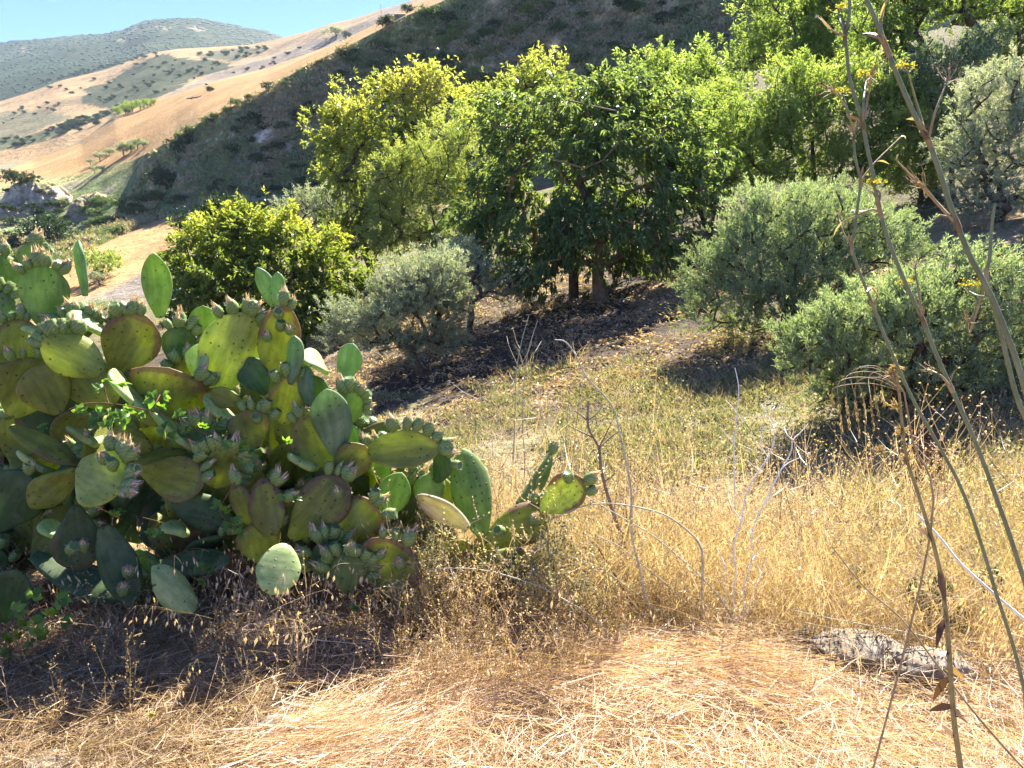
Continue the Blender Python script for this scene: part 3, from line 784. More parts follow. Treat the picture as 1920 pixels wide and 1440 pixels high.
PROTO = {'scrub': [bush_proto('scrub_a', M_SCRUB, 201, trunk=0.0), bush_proto('scrub_b', M_SCRUB, 202, trunk=0.0, flat=0.6)],
         'dark': [bush_proto('dark_a', M_DARKB, 203, trunk=0.0, nleaf=4500), bush_proto('dark_b', M_DARKB, 204, trunk=0.05, nleaf=4500)],
         'olive': [bush_proto('olive_a', M_OLIVE, 205, trunk=0.28, flat=0.7), bush_proto('olive_b', M_OLIVE, 206, trunk=0.3, flat=0.65)],
         'lime': [bush_proto('lime_a', M_ALMOND, 207, trunk=0.1, flat=0.9)]}
def far_plant(name, kind, px, py, wpx, label, cat, group=None, tall=1.0, v=None, pos=None):
    p = hit(px, py) if pos is None else pos
    if p is None: return None
    w = wpx * mpp(p)
    tm, lm = PROTO[kind][R.integers(len(PROTO[kind]))] if v is None else PROTO[kind][v]
    o = thing(name, label, cat, p - np.array((0, 0, 0.03 * w)), group)
    o.rotation_euler = (0, 0, R.random() * 6.28); o.scale = (w / 1.15, w / 1.15, w / 1.15 * tall)
    obj('trunk', tm, o); obj('crown', lm, o)
    return o

# ================================================================== PRICKLY PEARS
def pad_material():
    m, nt, out = node_mat('cactus_pad_skin')
    oi = N(nt, 'ShaderNodeObjectInfo'); rim = N(nt, 'ShaderNodeAttribute', attribute_name='rim')
    tc = N(nt, 'ShaderNodeTexCoord')
    vec = N(nt, 'ShaderNodeVectorMath', operation='ADD'); nt.links.new(tc.outputs['Object'], vec.inputs[0])
    sh = N(nt, 'ShaderNodeCombineXYZ'); nt.links.new(mathn(nt, 'MULTIPLY', oi.outputs['Random'], 37.0), sh.inputs[0]); nt.links.new(sh.outputs[0], vec.inputs[1])
    def nz(scale, det=4.0):
        n = N(nt, 'ShaderNodeTexNoise'); n.inputs['Scale'].default_value = scale; n.inputs['Detail'].default_value = det; n.inputs['Roughness'].default_value = 0.6
        nt.links.new(vec.outputs[0], n.inputs['Vector']); return n.outputs[0]
    n1 = nz(9.0); n2 = nz(45.0); n3 = nz(22.0, 6.0)
    base = mix_rgb(nt, 1.0, oi.outputs['Color'], ramp(nt, n1, [(0.25, (0.6, 0.66, 0.55)), (0.75, (1.4, 1.32, 1.3))]), 'MULTIPLY')
    base = mix_rgb(nt, mathn(nt, 'MULTIPLY', ramp(nt, n3, [(0.52, (0, 0, 0)), (0.66, (1, 1, 1))]), mathn(nt, 'MULTIPLY', oi.outputs['Alpha'], 0.4)), base, (0.16, 0.085, 0.03))
    # lengthwise streaks, dusty grey bloom and corky specks
    st = N(nt, 'ShaderNodeVectorMath', operation='MULTIPLY'); st.inputs[1].default_value = (1.0, 0.1, 0.22); nt.links.new(vec.outputs[0], st.inputs[0])
    sn = N(nt, 'ShaderNodeTexNoise'); sn.inputs['Scale'].default_value = 48.0; sn.inputs['Detail'].default_value = 3.0; nt.links.new(st.outputs[0], sn.inputs['Vector'])
    base = mix_rgb(nt, 1.0, base, ramp(nt, sn.outputs[0], [(0.35, (0.78, 0.82, 0.75)), (0.62, (1.18, 1.14, 1.2))]), 'MULTIPLY')
    base = mix_rgb(nt, ramp(nt, nz(5.5, 5.0), [(0.52, (0, 0, 0)), (0.75, (0.32, 0.32, 0.32))]), base, (0.34, 0.35, 0.24))
    base = mix_rgb(nt, mathn(nt, 'MULTIPLY', ramp(nt, nz(85.0, 3.0), [(0.64, (0, 0, 0)), (0.70, (1, 1, 1))]), 0.7), base, (0.13, 0.085, 0.04))
    base = mix_rgb(nt, ramp(nt, nz(13.0, 7.0), [(0.66, (0, 0, 0)), (0.71, (0.85, 0.85, 0.85))]), base, (0.22, 0.16, 0.09))
    # scarred brown rim on old pads
    rf = mathn(nt, 'MULTIPLY', oi.outputs['Alpha'], ramp(nt, mathn(nt, 'ADD', rim.outputs['Fac'], mathn(nt, 'MULTIPLY', mathn(nt, 'SUBTRACT', n3, 0.5), 0.9)), [(0.38, (0, 0, 0)), (0.58, (1, 1, 1))]))
    base = mix_rgb(nt, rf, base, mix_rgb(nt, n2, (0.07, 0.035, 0.018), (0.30, 0.20, 0.12)))
    # areoles in a regular net of small dark points
    vo = N(nt, 'ShaderNodeTexVoronoi'); vo.feature = 'F1'; vo.inputs['Scale'].default_value = 34.0; vo.inputs['Randomness'].default_value = 0.35
    fl = N(nt, 'ShaderNodeVectorMath', operation='MULTIPLY'); fl.inputs[1].default_value = (1, 0.05, 1); nt.links.new(tc.outputs['Object'], fl.inputs[0])
    nt.links.new(fl.outputs[0], vo.inputs['Vector'])
    dot = ramp(nt, vo.outputs['Distance'], [(0.12, (1, 1, 1)), (0.19, (0, 0, 0))])
    base = mix_rgb(nt, mathn(nt, 'MULTIPLY', dot, 0.8), base, (0.06, 0.045, 0.02))
    pb = N(nt, 'ShaderNodeBsdfPrincipled'); pb.inputs['Roughness'].default_value = 0.56; pb.inputs['Specular IOR Level'].default_value = 0.32
    nt.links.new(base, pb.inputs['Base Color'])
    bp = N(nt, 'ShaderNodeBump'); bp.inputs['Strength'].default_value = 0.5; bp.inputs['Distance'].default_value = 0.006
    nt.links.new(mathn(nt, 'ADD', mathn(nt, 'MULTIPLY', n3, 0.5), dot), bp.inputs['Height']); nt.links.new(bp.outputs[0], pb.inputs['Normal'])
    tr = N(nt, 'ShaderNodeBsdfTranslucent'); nt.links.new(mix_rgb(nt, 1.0, base, (1.6, 1.85, 0.6, 1), 'MULTIPLY'), tr.inputs[0])
    mx = N(nt, 'ShaderNodeMixShader'); mx.inputs[0].default_value = 0.38
    nt.links.new(pb.outputs[0], mx.inputs[1]); nt.links.new(tr.outputs[0], mx.inputs[2])
    nt.links.new(mx.outputs[0], out.inputs[0])
    return m
M_PAD = pad_material()
M_FRUIT = leaf_mat('cactus_fruit_skin', (0.10, 0.17, 0.05), (0.15, 0.235, 0.065), (0.27, 0.33, 0.11), 0.15, 1.3, 0.45, 0.4, 0.95)
M_FLOWER = leaf_mat('dried_flower', (0.36, 0.24, 0.14), (0.52, 0.38, 0.25), (0.66, 0.54, 0.40), 0.3, 1.0, 0.7, 0.1, 1.05)
M_SPINE = leaf_mat('pale_spines', (0.55, 0.52, 0.40), (0.68, 0.65, 0.5), (0.8, 0.78, 0.65), 0.2, 1.0, 0.5, 0.3, 0.7)

PADC = {'b': (0.175, 0.255, 0.15), 'g': (0.195, 0.27, 0.09), 'o': (0.27, 0.285, 0.06), 'y': (0.39, 0.42, 0.10), 'w': (0.40, 0.47, 0.24),  # w: bleached skin, also sunlight painted into pads that catch it
        'd': (0.095, 0.15, 0.065), 'r': (0.26, 0.275, 0.055), 'n': (0.16, 0.10, 0.05), 'x': (0.42, 0.36, 0.31)}

def outline(t, e=1.30): return np.sin(np.pi * (0.06 + 0.94 * np.clip(t, 0, 1)) ** e) ** 0.58

def pad_mesh(L, W, TH, rng):
    nt_, na = 17, 18
    t = np.linspace(0, 1, nt_); t = 0.5 - 0.5 * np.cos(np.pi * t); t = 0.012 + 0.985 * t
    e = float(rng.uniform(1.05, 1.6)); w = 0.5 * W * outline(t, e); w = np.maximum(w, 0.09 * W * (t < 0.2))
    th = TH * (0.45 + 0.55 * outline(t) ** 0.7) * (1 + 0.35 * (1 - t) ** 2) * np.where(t > 0.97, 0.7, 1)
    a = np.arange(na) * 2 * np.pi / na
    cx = np.cos(a); sy = np.sign(np.sin(a)) * np.abs(np.sin(a)) ** 0.55
    x = w[:, None] * cx[None, :]; y = 0.5 * np.minimum(th, 1.6 * w + 0.004)[:, None] * sy[None, :]
    z = np.repeat((t * L)[:, None], na, 1)
    bend = rng.normal() * 0.15; cup = rng.normal() * 0.38; tw = rng.normal() * 0.28; s = rng.integers(999)
    q = np.stack([x / W, z / L, x * 0 + 0.3], -1)
    y = y + bend * L * (t[:, None] ** 2) + cup * x * x / W + tw * x * (t[:, None] - 0.3) + noise(q, 2.1, int(s), 2) * 0.06 * L * (t[:, None])
    x = x * (1 + 0.13 * noise(q + 5, 1.7, int(s), 3))
    v = np.stack([x, y, z], -1).reshape(-1, 3)
    rim = np.maximum(np.abs(cx)[None, :] ** 2.2 * ss(0.25, 0.6, t)[:, None], ss(0.80, 1.0, t)[:, None] * np.ones(na)[None, :]).ravel()
    i = np.arange(nt_ - 1)[:, None] * na; j = np.arange(na)[None, :]; j2 = (j + 1) % na
    f = np.stack([i + j, i + j2, i + na + j2, i + na + j], -1).reshape(-1, 4)
    nv = len(v)
    v = np.vstack([v, [[0, 0, 0], v[-na:].mean(0) + (0, 0, 0.004)]]); rim = np.append(rim, [0, 1])
    k = np.arange(na); k2 = (k + 1) % na
    f3 = np.concatenate([np.stack([np.full(na, nv), k2, k], -1), np.stack([np.full(na, nv + 1), nv - na + k, nv - na + k2], -1)])
    def mid(u, tt):                     # middle surface point for things growing on the pad
        ww = 0.5 * W * float(outline(np.array(tt), e))
        X = u * ww; qq = np.array([X / W, tt, 0.3])
        return np.array([X * (1 + 0.13 * float(noise(qq + 5, 1.7, int(s), 3))), bend * L * tt ** 2 + cup * X * X / W + tw * X * (tt - 0.3) + float(noise(qq, 2.1, int(s), 2)) * 0.06 * L * tt, tt * L])
    return mesh_np('pad', v, [f3, f], M_PAD, True, {'rim': rim}), mid

def fruit_mesh(seed, flower):
    rng = np.random.default_rng(seed); mb = MB()
    n, na = 9, 12
    t = np.linspace(0, 1, n); r = np.array([0.30, 0.62, 0.82, 0.95, 1.0, 1.0, 0.95, 0.84, 0.70]) * 0.5
    a = np.arange(na) * 2 * np.pi / na
    k = np.arange(n)[:, None]; al = (np.arange(na)[None, :] + k) % 2
    rr = r[:, None] * (1 + 0.10 * (al * 2 - 1) * np.sin(np.pi * np.clip(t * 1.1, 0, 1))[:, None])
    v = np.stack([rr * np.cos(a), rr * np.sin(a), np.repeat((t * 1.35)[:, None], na, 1)], -1).reshape(-1, 3)
    i = np.arange(n - 1)[:, None] * na; j = np.arange(na)[None, :]; j2 = (j + 1) % na
    f = np.stack([i + j, i + j2, i + na + j2, i + na + j], -1).reshape(-1, 4)
    tint = np.clip(0.3 + 0.5 * al + 0.2 * t[:, None], 0, 1).ravel()
    mb.add(v, f, 0, tint)
    # sunken top
    top = v[-na:]; c = np.array([[0, 0, 1.25]])
    mb.add(np.vstack([top, c]), np.array([[q, (q + 1) % na, na] for q in range(na)]), 1 if flower else 0, 0.25 if flower else 0.05)
    if flower:                            # withered flower: a twisted spiky cone
        for q in range(9):
            an = q * 0.7 + rng.random(); rad = 0.33; hgt = 0.5 + 0.4 * rng.random()
            b0 = np.array((rad * math.cos(an), rad * math.sin(an), 1.25)); b1 = np.array((rad * math.cos(an + 0.75), rad * math.sin(an + 0.75), 1.25))
            tp = np.array((rng.normal() * 0.10, rng.normal() * 0.10, 1.30 + hgt))
            mb.add([b0, b1, tp], [[0, 1, 2]], 1, rng.random())
    # spines from the knobs and the crown rim
    for q in range(46):
        if q < 20: tt = 0.95; an = q * 2 * np.pi / 20
        else: tt = 0.2 + 0.7 * rng.random(); an = rng.random() * 6.283
        ra = np.interp(tt, t, r)
        b = np.array((ra * math.cos(an), ra * math.sin(an), tt * 1.35)); d = unit(np.array((math.cos(an), math.sin(an), 0.55)) + rng.normal(size=3) * 0.35)
        sd = np.cross(d, (0, 0, 1.0)); sd = sd / np.linalg.norm(sd) * 0.022
        mb.add([b - sd, b + sd, b + d * (0.17 + 0.12 * rng.random())], [[0, 1, 2]], 2, rng.random())
    return mb.mesh('fruit', [M_FRUIT, M_FLOWER, M_SPINE])
FRUITS = [fruit_mesh(301, True), fruit_mesh(302, True), fruit_mesh(303, True), fruit_mesh(304, False), fruit_mesh(305, False)]
CAMP = np.array((0, 0, CAM_Z))

def add_pad(root, rloc, bx, by, tx, ty, w, col, dY=0.0, turn=0.0, lean=0.0, rim=0.0, fr=(), face=(), Y=None, thick=0.027, fs=1.0, rng=R, up=0.0):
    pm = 0.5 * (by + ty)
    Y0 = (2.80 + (1100 - pm) / 600 * 0.55 if Y is None else Y) + dY
    B = P(bx, by, Y0); T = P(tx, ty, Y0 - lean)
    L = np.linalg.norm(T - B); z = (T - B) / L
    c = unit(0.5 * (B + T) - CAMP)
    n = -c - np.dot(-c, z) * z; n = n / np.linalg.norm(n)
    if up:
        sd = np.array(S_DIR) * up - c * (1 - up); n = sd - np.dot(sd, z) * z; n = n / np.linalg.norm(n)
    x = np.cross(z, n)
    ca, sa = math.cos(math.radians(turn)), math.sin(math.radians(turn))
    x2 = x * ca + n * sa; n2 = n * ca - x * sa
    W = w * mpp(0.5 * (B + T)) / max(0.32, abs(ca) * max(0.35, abs(np.dot(n, -c))))
    me, mid = pad_mesh(L, W, thick * (0.85 + 0.3 * rng.random()), rng)
    M = Matrix(((x2[0], -n2[0], z[0], B[0] - rloc[0]), (x2[1], -n2[1], z[1], B[1] - rloc[1]), (x2[2], -n2[2], z[2], B[2] - rloc[2]), (0, 0, 0, 1)))
    o = obj('pad', me, root, M)
    cc = 0.86 * np.array(PADC[col]) * (0.9 + 0.2 * rng.random()); o.color = (*cc, rim)
    if col == 'x': o['label'] = 'dead grey bleached pad'
    if col == 'n': o['label'] = 'old brown woody pad near the ground'
    inv = np.array([[x2[i], -n2[i], z[i]] for i in range(3)])     # columns are the local axes
    def put(pt, d, s):
        d = d / np.linalg.norm(d)
        q = Vector((0, 0, 1)).rotation_difference(Vector(d)).to_matrix().to_4x4()
        fm = FRUITS[int(rng.integers(len(FRUITS)))]
        Mx = Matrix.Translation(Vector(pt)) @ q @ Matrix.Rotation(rng.random() * 6.28, 4, 'Z') @ Matrix.Scale(s, 4)
        obj('fruit', fm, o, Mx)
    upl = inv.T @ np.array((0, 0, 1.0)); tocam = inv.T @ (-c)
    for (s0, s1, nf) in fr:
        nf = int(round(nf * 1.55))
        for k in range(nf):
            s = s0 + (s1 - s0) * (k + 0.5) / nf + rng.normal() * 0.05
            if rng.random() < 0.1: continue
            tt = 1 - 0.62 * min(1, abs(s)) ** 1.9; u = np.sign(s) * 1.0 if tt < 0.97 else s / 0.25
            u = max(-1, min(1, u))
            p0 = mid(u, tt)
            eps = 0.02
            dirv = np.array((u * (abs(s) ** 0.7) * 1.1, 0, max(0.05, 1 - abs(s) * 0.95)))
            dirv = unit(dirv) + upl * 0.35 + rng.normal(size=3) * 0.22 + tocam * 0.10
            sc = (0.027 + 0.023 * rng.random() ** 0.7) * fs
            put(p0 - unit(dirv) * 0.006, dirv, sc)
    for (u, tt) in face:
        p0 = mid(u, tt); dirv = tocam * 0.9 + upl * 0.8 + rng.normal(size=3) * 0.2
        put(p0 + np.array((0, np.sign(tocam[1]) * 0.008, 0)), dirv, (0.038 + 0.008 * rng.random()) * fs)
    return o

cloc = np.array((-0.95, 3.05, float(h(-0.95, 3.05))))
cactus = thing('prickly_pear_cactus', 'huge prickly pear cactus loaded with unripe fruit, filling the left foreground', 'cactus', cloc)
rc = np.random.default_rng(41)
A = lambda *a, **k: add_pad(cactus, cloc, *a, rng=rc, **k)
T_ = (-0.55, 0.55, 6)
# upper left
A(86, 620, 80, 497, 84, 'g', fr=[(-0.45, 0.5, 5)])
A(58, 512, 54, 456, 40, 'g', dY=0.06, fr=[(0.1, 0.8, 3)])
A(160, 556, 150, 451, 15, 'b', dY=0.05, turn=74)
A(300, 597, 292, 474, 52, 'g', dY=0.12, turn=10)
A(192, 697, 80, 640, 84, 'y', dY=-0.10, lean=0.05, fr=[(0.2, 0.9, 5), (-0.35, 0.1, 2)])
A(215, 697, 274, 590, 98, 'r', dY=0.02, rim=0.9, fr=[(-0.55, -0.1, 4)])
A(400, 728, 462, 590, 108, 'y', dY=-0.02, fr=[(-0.7, 0.45, 8)])
A(512, 702, 535, 566, 78, 'r', dY=0.02, rim=1.0, fr=[(-0.2, 0.3, 2)], face=[(-0.25, 0.8), (0.0, 0.62), (0.5, 0.62), (-0.5, 0.45)])
A(513, 575, 487, 501, 32, 'b', dY=0.06, turn=20)
A(519, 577, 522, 510, 27, 'b', dY=0.03, turn=25)
A(545, 722, 551, 630, 25, 'b', dY=-0.10, turn=55)
A(642, 716, 666, 643, 48, 'b', dY=0.02, turn=15)
A(633, 855, 612, 727, 72, 'b', dY=-0.10)
A(640, 800, 668, 734, 50, 'g', dY=-0.02, fr=[(-0.6, 0.9, 7)])
A(612, 872, 566, 778, 86, 'o', dY=0.0, rim=0.6, fr=[(-0.35, 0.0, 2)])
A(628, 905, 686, 832, 66, 'r', dY=-0.03, rim=0.5)
A(690, 850, 824, 840, 72, 'o', dY=-0.06, turn=12, rim=0.2, fr=[(-0.8, 0.1, 7), (-1.0, -0.95, 1)])
A(820, 905, 835, 840, 40, 'd', dY=0.05, turn=50, fr=[(-0.5, 0.8, 5)])
A(508, 1004, 490, 900, 62, 'r', dY=-0.08, rim=1.0, turn=12, fr=[(0.2, 0.8, 3)])
A(480, 988, 438, 908, 40, 'r', dY=-0.06, rim=0.9, turn=40, fr=[(-0.2, 0.4, 2)])
A(545, 1010, 642, 903, 88, 'o', dY=-0.05, rim=0.8, fr=[(-0.4, 0.2, 3)], face=[(0.3, 0.8)])
A(650, 1010, 704, 935, 84, 'o', dY=0.0, rim=0.9, fr=[(-0.1, 0.5, 2)])
A(500, 1060, 474, 980, 80, 'r', dY=-0.02, rim=0.7, fr=[(0.4, 0.7, 1)])
A(560, 1078, 492, 1058, 90, 'w', dY=-0.28, turn=-14, lean=0.06)
A(640, 1090, 600, 1012, 70, 'd', dY=0.0, fr=[(-0.9, 0.9, 9)])
A(650, 1110, 660, 1040, 66, 'g', dY=-0.06, fr=[(-0.9, 0.9, 10)])
A(700, 1100, 764, 1016, 112, 'r', dY=-0.05, rim=1.0, fr=[(-0.5, 0.2, 3)], face=[(0.3, 0.6), (-0.4, 0.5)])
A(880, 990, 786, 922, 44, 'x', dY=-0.10, turn=35, rim=0.4)
A(722, 968, 752, 890, 60, 'g', dY=0.05)
A(802, 962, 808, 888, 56, 'g', dY=0.10)
A(835, 960, 820, 895, 50, 'o', dY=0.14)
# left edge and middle rows
A(30, 695, 42, 603, 88, 'r', dY=0.0, rim=0.7, fr=[(-0.5, 0.5, 4)])
A(22, 780, 72, 678, 104, 'r', dY=-0.02, rim=0.3, fr=[(-0.6, 0.2, 4)])
A(112, 776, 62, 690, 92, 'r', dY=-0.06, rim=0.25)
A(300, 800, 318, 686, 158, 'o', dY=-0.02, rim=0.9, fr=[(0.3, 0.9, 5)])
A(272, 772, 204, 706, 40, 'w', dY=-0.12, up=0.75, lean=-0.06)
A(205, 765, 160, 682, 96, 'o', dY=0.05)
A(18, 800, 148, 868, 40, 'o', dY=-0.05, turn=40, rim=0.6, fr=[(-0.6, -0.3, 2)])
A(150, 872, 238, 920, 82, 'y', dY=-0.16, lean=0.10, turn=-10, fr=[(-1.0, 0.1, 9)], face=[(-0.5, 0.5), (-0.4, 0.7)])
A(142, 880, 58, 945, 52, 'r', dY=-0.06, turn=25)
A(114, 850, 52, 888, 40, 'r', dY=-0.02, turn=35)
A(285, 845, 205, 812, 52, 'o', dY=0.0, turn=20)
A(238, 870, 368, 858, 44, 'r', dY=0.0, turn=35, rim=0.6)
A(262, 880, 394, 912, 84, 'o', dY=-0.03, rim=0.6, fr=[(-0.6, -0.1, 4)])
A(395, 910, 440, 840, 70, 'o', dY=-0.02, fr=[(-0.9, 0.9, 12)])
A(400, 880, 372, 800, 70, 'g', dY=0.0, fr=[(-0.6, 0.9, 7)])
A(142, 948, 146, 1066, 82, 'd', dY=-0.14, rim=0.5, face=[(-0.3, 0.7), (0.3, 0.7)])
A(195, 985, 246, 1128, 68, 'd', dY=-0.10, face=[(-0.3, 0.65), (0.3, 0.85)])
A(60, 1040, 252, 1146, 66, 'd', dY=-0.02, turn=25, fr=[(-0.8, -0.3, 4)])
A(366, 1142, 292, 1060, 50, 'w', dY=-0.16, turn=-42, lean=0.05)
A(268, 1135, 262, 1030, 60, 'd', dY=0.02, turn=20)
A(298, 1056, 434, 1058, 46, 'd', dY=0.03, turn=30)
A(-12, 1165, 32, 1062, 78, 'd', dY=-0.18)
A(-10, 995, 50, 888, 92, 'd', dY=-0.02, fr=[(-0.1, 0.8, 4)])
A(322, 938, 432, 978, 66, 'd', dY=0.05)
A(482, 842, 455, 768, 78, 'o', dY=0.0, rim=0.6, fr=[(0.0, 0.8, 3)], face=[(0.5, 0.6)])
A(530, 795, 550, 702, 70, 'r', dY=0.0, rim=0.8, fr=[(-0.5, 0.5, 4)])
A(500, 740, 455, 672, 60, 'd', dY=0.06)
A(582, 762, 570, 690, 28, 'b', dY=-0.04, turn=48)
A(385, 628, 380, 572, 52, 'g', dY=0.12)
A(372, 712, 366, 645, 28, 'w', dY=0.0, turn=60)
A(198, 630, 162, 582, 42, 'w', dY=0.02, up=0.75, lean=-0.06)
A(365, 842, 268, 782, 40, 'w', dY=-0.06, up=0.75, lean=-0.06)
A(445, 795, 392, 745, 40, 'w', dY=0.02, up=0.75, lean=-0.06)
A(455, 760, 400, 730, 36, 'r', dY=-0.02, turn=30)
A(10, 640, -22, 540, 70, 'g', dY=0.04, fr=[(-0.5, 0.9, 6)])
A(12, 560, 6, 478, 60, 'g', dY=0.1, fr=[(-0.3, 0.9, 5)])
A(330, 690, 340, 610, 60, 'd', dY=0.12, fr=[(-0.7, 0.9, 8)])
A(150, 640, 140, 590, 60, 'g', dY=0.02, fr=[(-0.9, 0.9, 8)])
A(230, 640, 235, 600, 40, 'd', dY=0.12, fr=[(-0.8, 0.8, 4)])
A(600, 760, 585, 700, 40, 'g', dY=0.05, turn=30)
A(676, 860, 664, 790, 44, 'b', dY=0.05, turn=40)
A(720, 900, 700, 830, 50, 'g', dY=0.08, fr=[(-0.4, 0.4, 3)])
for q in [(612, 700, 575, 660, 34), (590, 880, 548, 850, 34), (90, 885, 45, 850, 34), (180, 835, 140, 800, 30), (345, 1002, 318, 985, 24), (120, 1010, 85, 985, 26), (96, 640, 64, 612, 26)]:
    A(*q, 'w', dY=-0.04, up=0.72, lean=-0.05)  # extra pale pads turned sunward, added as bright sunlit patches
# brown old pads forming the trunk
for q in [(352, 1040, 380, 965, 80), (420, 1120, 430, 1035, 70), (300, 1150, 330, 1080, 90), (520, 1150, 500, 1060, 90), (590, 1150, 610, 1075, 80), (200, 1160, 170, 1090, 90), (100, 1150, 120, 1080, 80), (430, 1010, 400, 960, 60), (700, 1140, 690, 1080, 80), (640, 1160, 660, 1100, 80)]:
    A(*q, 'n', dY=0.12, rim=0.8)
for q in [(240, 1015, 290, 900, 110), (330, 1035, 300, 930, 100), (150, 1010, 190, 910, 100), (60, 960, 110, 860, 110), (390, 1010, 360, 910, 100), (20, 1080, 60, 980, 110), (-40, 900, 10, 790, 110), (20, 860, 50, 760, 110), (330, 1090, 370, 1000, 100)]:
    A(*q, 'd', dY=0.34, rim=0.4)
# inner pads that close the body of the plant
def top_env(x): return np.interp(x, [0, 60, 120, 300, 520, 560, 640, 700, 820], [600, 600, 650, 660, 670, 700, 780, 840, 930])
for q in range(140):
    px = -90 + 890 * rc.random(); e = top_env(px); py = e + 70 + (1090 - e - 70) * rc.random()
    an = math.radians(rc.normal() * 45); Ln = 90 + 50 * rc.random()
    A(px, py + 20, px + Ln * math.sin(an), max(e + 5, py + 20 - Ln * math.cos(an)), 65 + 30 * rc.random(), 'od dr'.replace(' ', '')[rc.integers(4)], dY=0.18 + 0.35 * rc.random(), turn=rc.normal() * 25, rim=0.6 * (rc.random() < 0.5),
      fr=[(-0.6, 0.6, 4)] if rc.random() < 0.6 else ())

# --- lower plant at the right end of the hedge
c2 = np.array((-0.1, 3.1, float(h(-0.1, 3.1))))
cac2 = thing('prickly_pear_cactus', 'lower right prickly pear with yellowed pads reaching over the dry grass', 'cactus', c2)
A = lambda *a, **k: add_pad(cac2, c2, *a, rng=rc, **k)
A(905, 1008, 870, 856, 74, 'g', Y=3.0)
A(970, 948, 1046, 857, 24, 'g', Y=3.25, turn=66, fr=[(-0.1, 0.2, 1)])
A(1014, 960, 1092, 898, 72, 'y', Y=2.94, rim=1.0, fr=[(0.1, 0.4, 1)], face=[(-0.3, 0.75)])
A(908, 1016, 1028, 962, 82, 'r', Y=3.0, rim=1.0, fr=[(-0.5, -0.3, 1)], face=[(0.2, 0.7), (0.0, 0.3)])
A(902, 1040, 1046, 1082, 68, 'r', Y=2.98, rim=1.0, face=[(0.1, 0.4)])
A(915, 1120, 905, 1010, 80, 'r', Y=3.05, rim=0.8)
A(960, 1150, 900, 1090, 80, 'o', Y=3.05, rim=0.5)
A(850, 1100, 870, 1010, 80, 'o', Y=3.08, rim=0.5)
A(760, 1110, 800, 1030, 80, 'o', Y=3.06, rim=0.5)
# --- small plant in the grass on the right
b3 = hit(1760, 1175); c3 = np.array((b3[0], b3[1], b3[2]))
cac3 = thing('prickly_pear_cactus', 'small dark green prickly pear half hidden in the grass on the right', 'cactus', c3)
A = lambda *a, **k: add_pad(cac3, c3, *a, rng=rc, Y=b3[1] - 0.03, **k)
A(1735, 1145, 1712, 1082, 44, 'd'); A(1745, 1148, 1762, 1068, 56, 'd', dY=0.05); A(1845, 1130, 1860, 1068, 50, 'd', dY=0.1); A(1810, 1165, 1790, 1110, 50, 'd', dY=0.04); A(1625, 1120, 1600, 1062, 34, 'd', dY=0.25)
A(1770, 1200, 1765, 1140, 60, 'd'); A(1880, 1190, 1900, 1140, 50, 'd', dY=0.1)

# ================================================================== GRASS, STRAW, WEEDS (masses nobody could count)
def blade_strip(p0, d, bend, L, w, rng, seg=3):
    """one grass blade or straw: narrow ribbon of seg quads"""
    t = np.linspace(0, 1, seg + 1)[:, None]
    c = p0 + d * L * t + bend * (t ** 2) * L
    s = np.cross(d, rng.normal(size=3)); s = s / (np.linalg.norm(s) + 1e-9)
    ww = w * 0.5 * (1 - 0.75 * t)
    v = np.concatenate([c - s * ww, c + s * ww]); n = seg + 1
    f = np.array([[k, k + 1, n + k + 1, n + k] for k in range(seg)])
    return v, f, c

def spindle(mb, p, d, L, w, rng, m=0, tint=0.7):
    s = np.cross(d, rng.normal(size=3)); s = s / (np.linalg.norm(s) + 1e-9); n = np.cross(s, d)
    c = p + d * L * 0.4
    mb.add([p, c + s * w, p + d * L, c - s * w, c + n * w, c - n * w], [[0, 1, 2, 3], [0, 4, 2, 5]], m, tint)

def proto_tuft(seed, n, hmin, hmax, rad, lean, w, mat, heads=0.3, curve=0.35):
    rng = np.random.default_rng(seed); mb = MB()
    for k in range(n):
        a = rng.random() * 6.283; r = rad * rng.random() ** 0.6
        p = np.array((r * math.cos(a), r * math.sin(a), -0.01))
        d = unit(np.array((math.cos(a) * lean * rng.random() + rng.normal() * 0.12, math.sin(a) * lean * rng.random() + rng.normal() * 0.12, 1.0)))
        L = rng.uniform(hmin, hmax); bend = np.array((rng.normal() * curve, rng.normal() * curve, -0.15 * rng.random()))
        v, f, c = blade_strip(p, d, bend, L, w * rng.uniform(0.7, 1.3), rng)
        tn = np.clip(rng.normal(0.5, 0.22), 0, 1); mb.add(v, f, 0, tn)
        if rng.random() < heads:
            e = c[-1] - c[-2]; e = e / np.linalg.norm(e)
            for q in range(4):
                spindle(mb, c[-1] - e * 0.018 * q, unit(e + rng.normal(size=3) * 0.35), 0.022, 0.003, rng, 0, min(1, tn + 0.25))
    return mb.mesh('grass_tuft', [mat])

def proto_straw(seed, n, rad, mat, lmin=0.08, lmax=0.34, lift=0.05, flow=0.5, w=0.0028):
    rng = np.random.default_rng(seed); mb = MB()
    for k in range(n):
        a = rng.random() * 6.283; r = rad * rng.random() ** 0.5
        an = rng.normal() * (1.7 - flow)
        d = unit(np.array((math.cos(an), math.sin(an), rng.normal() * 0.16)))
        L = rng.uniform(lmin, lmax)
        p = np.array((r * math.cos(a), r * math.sin(a), lift * rng.random())) - d * L * 0.5
        p[2] = max(p[2], -0.01)
        bend = np.array((rng.normal() * 0.3, rng.normal() * 0.3, rng.normal() * 0.1))
        v, f, c = blade_strip(p, d, bend, L, w * rng.uniform(0.6, 1.5), rng, 2)
        mb.add(v, f, 0, np.clip(rng.normal(0.52, 0.25), 0, 1))
    return mb.mesh('straw_litter', [mat])

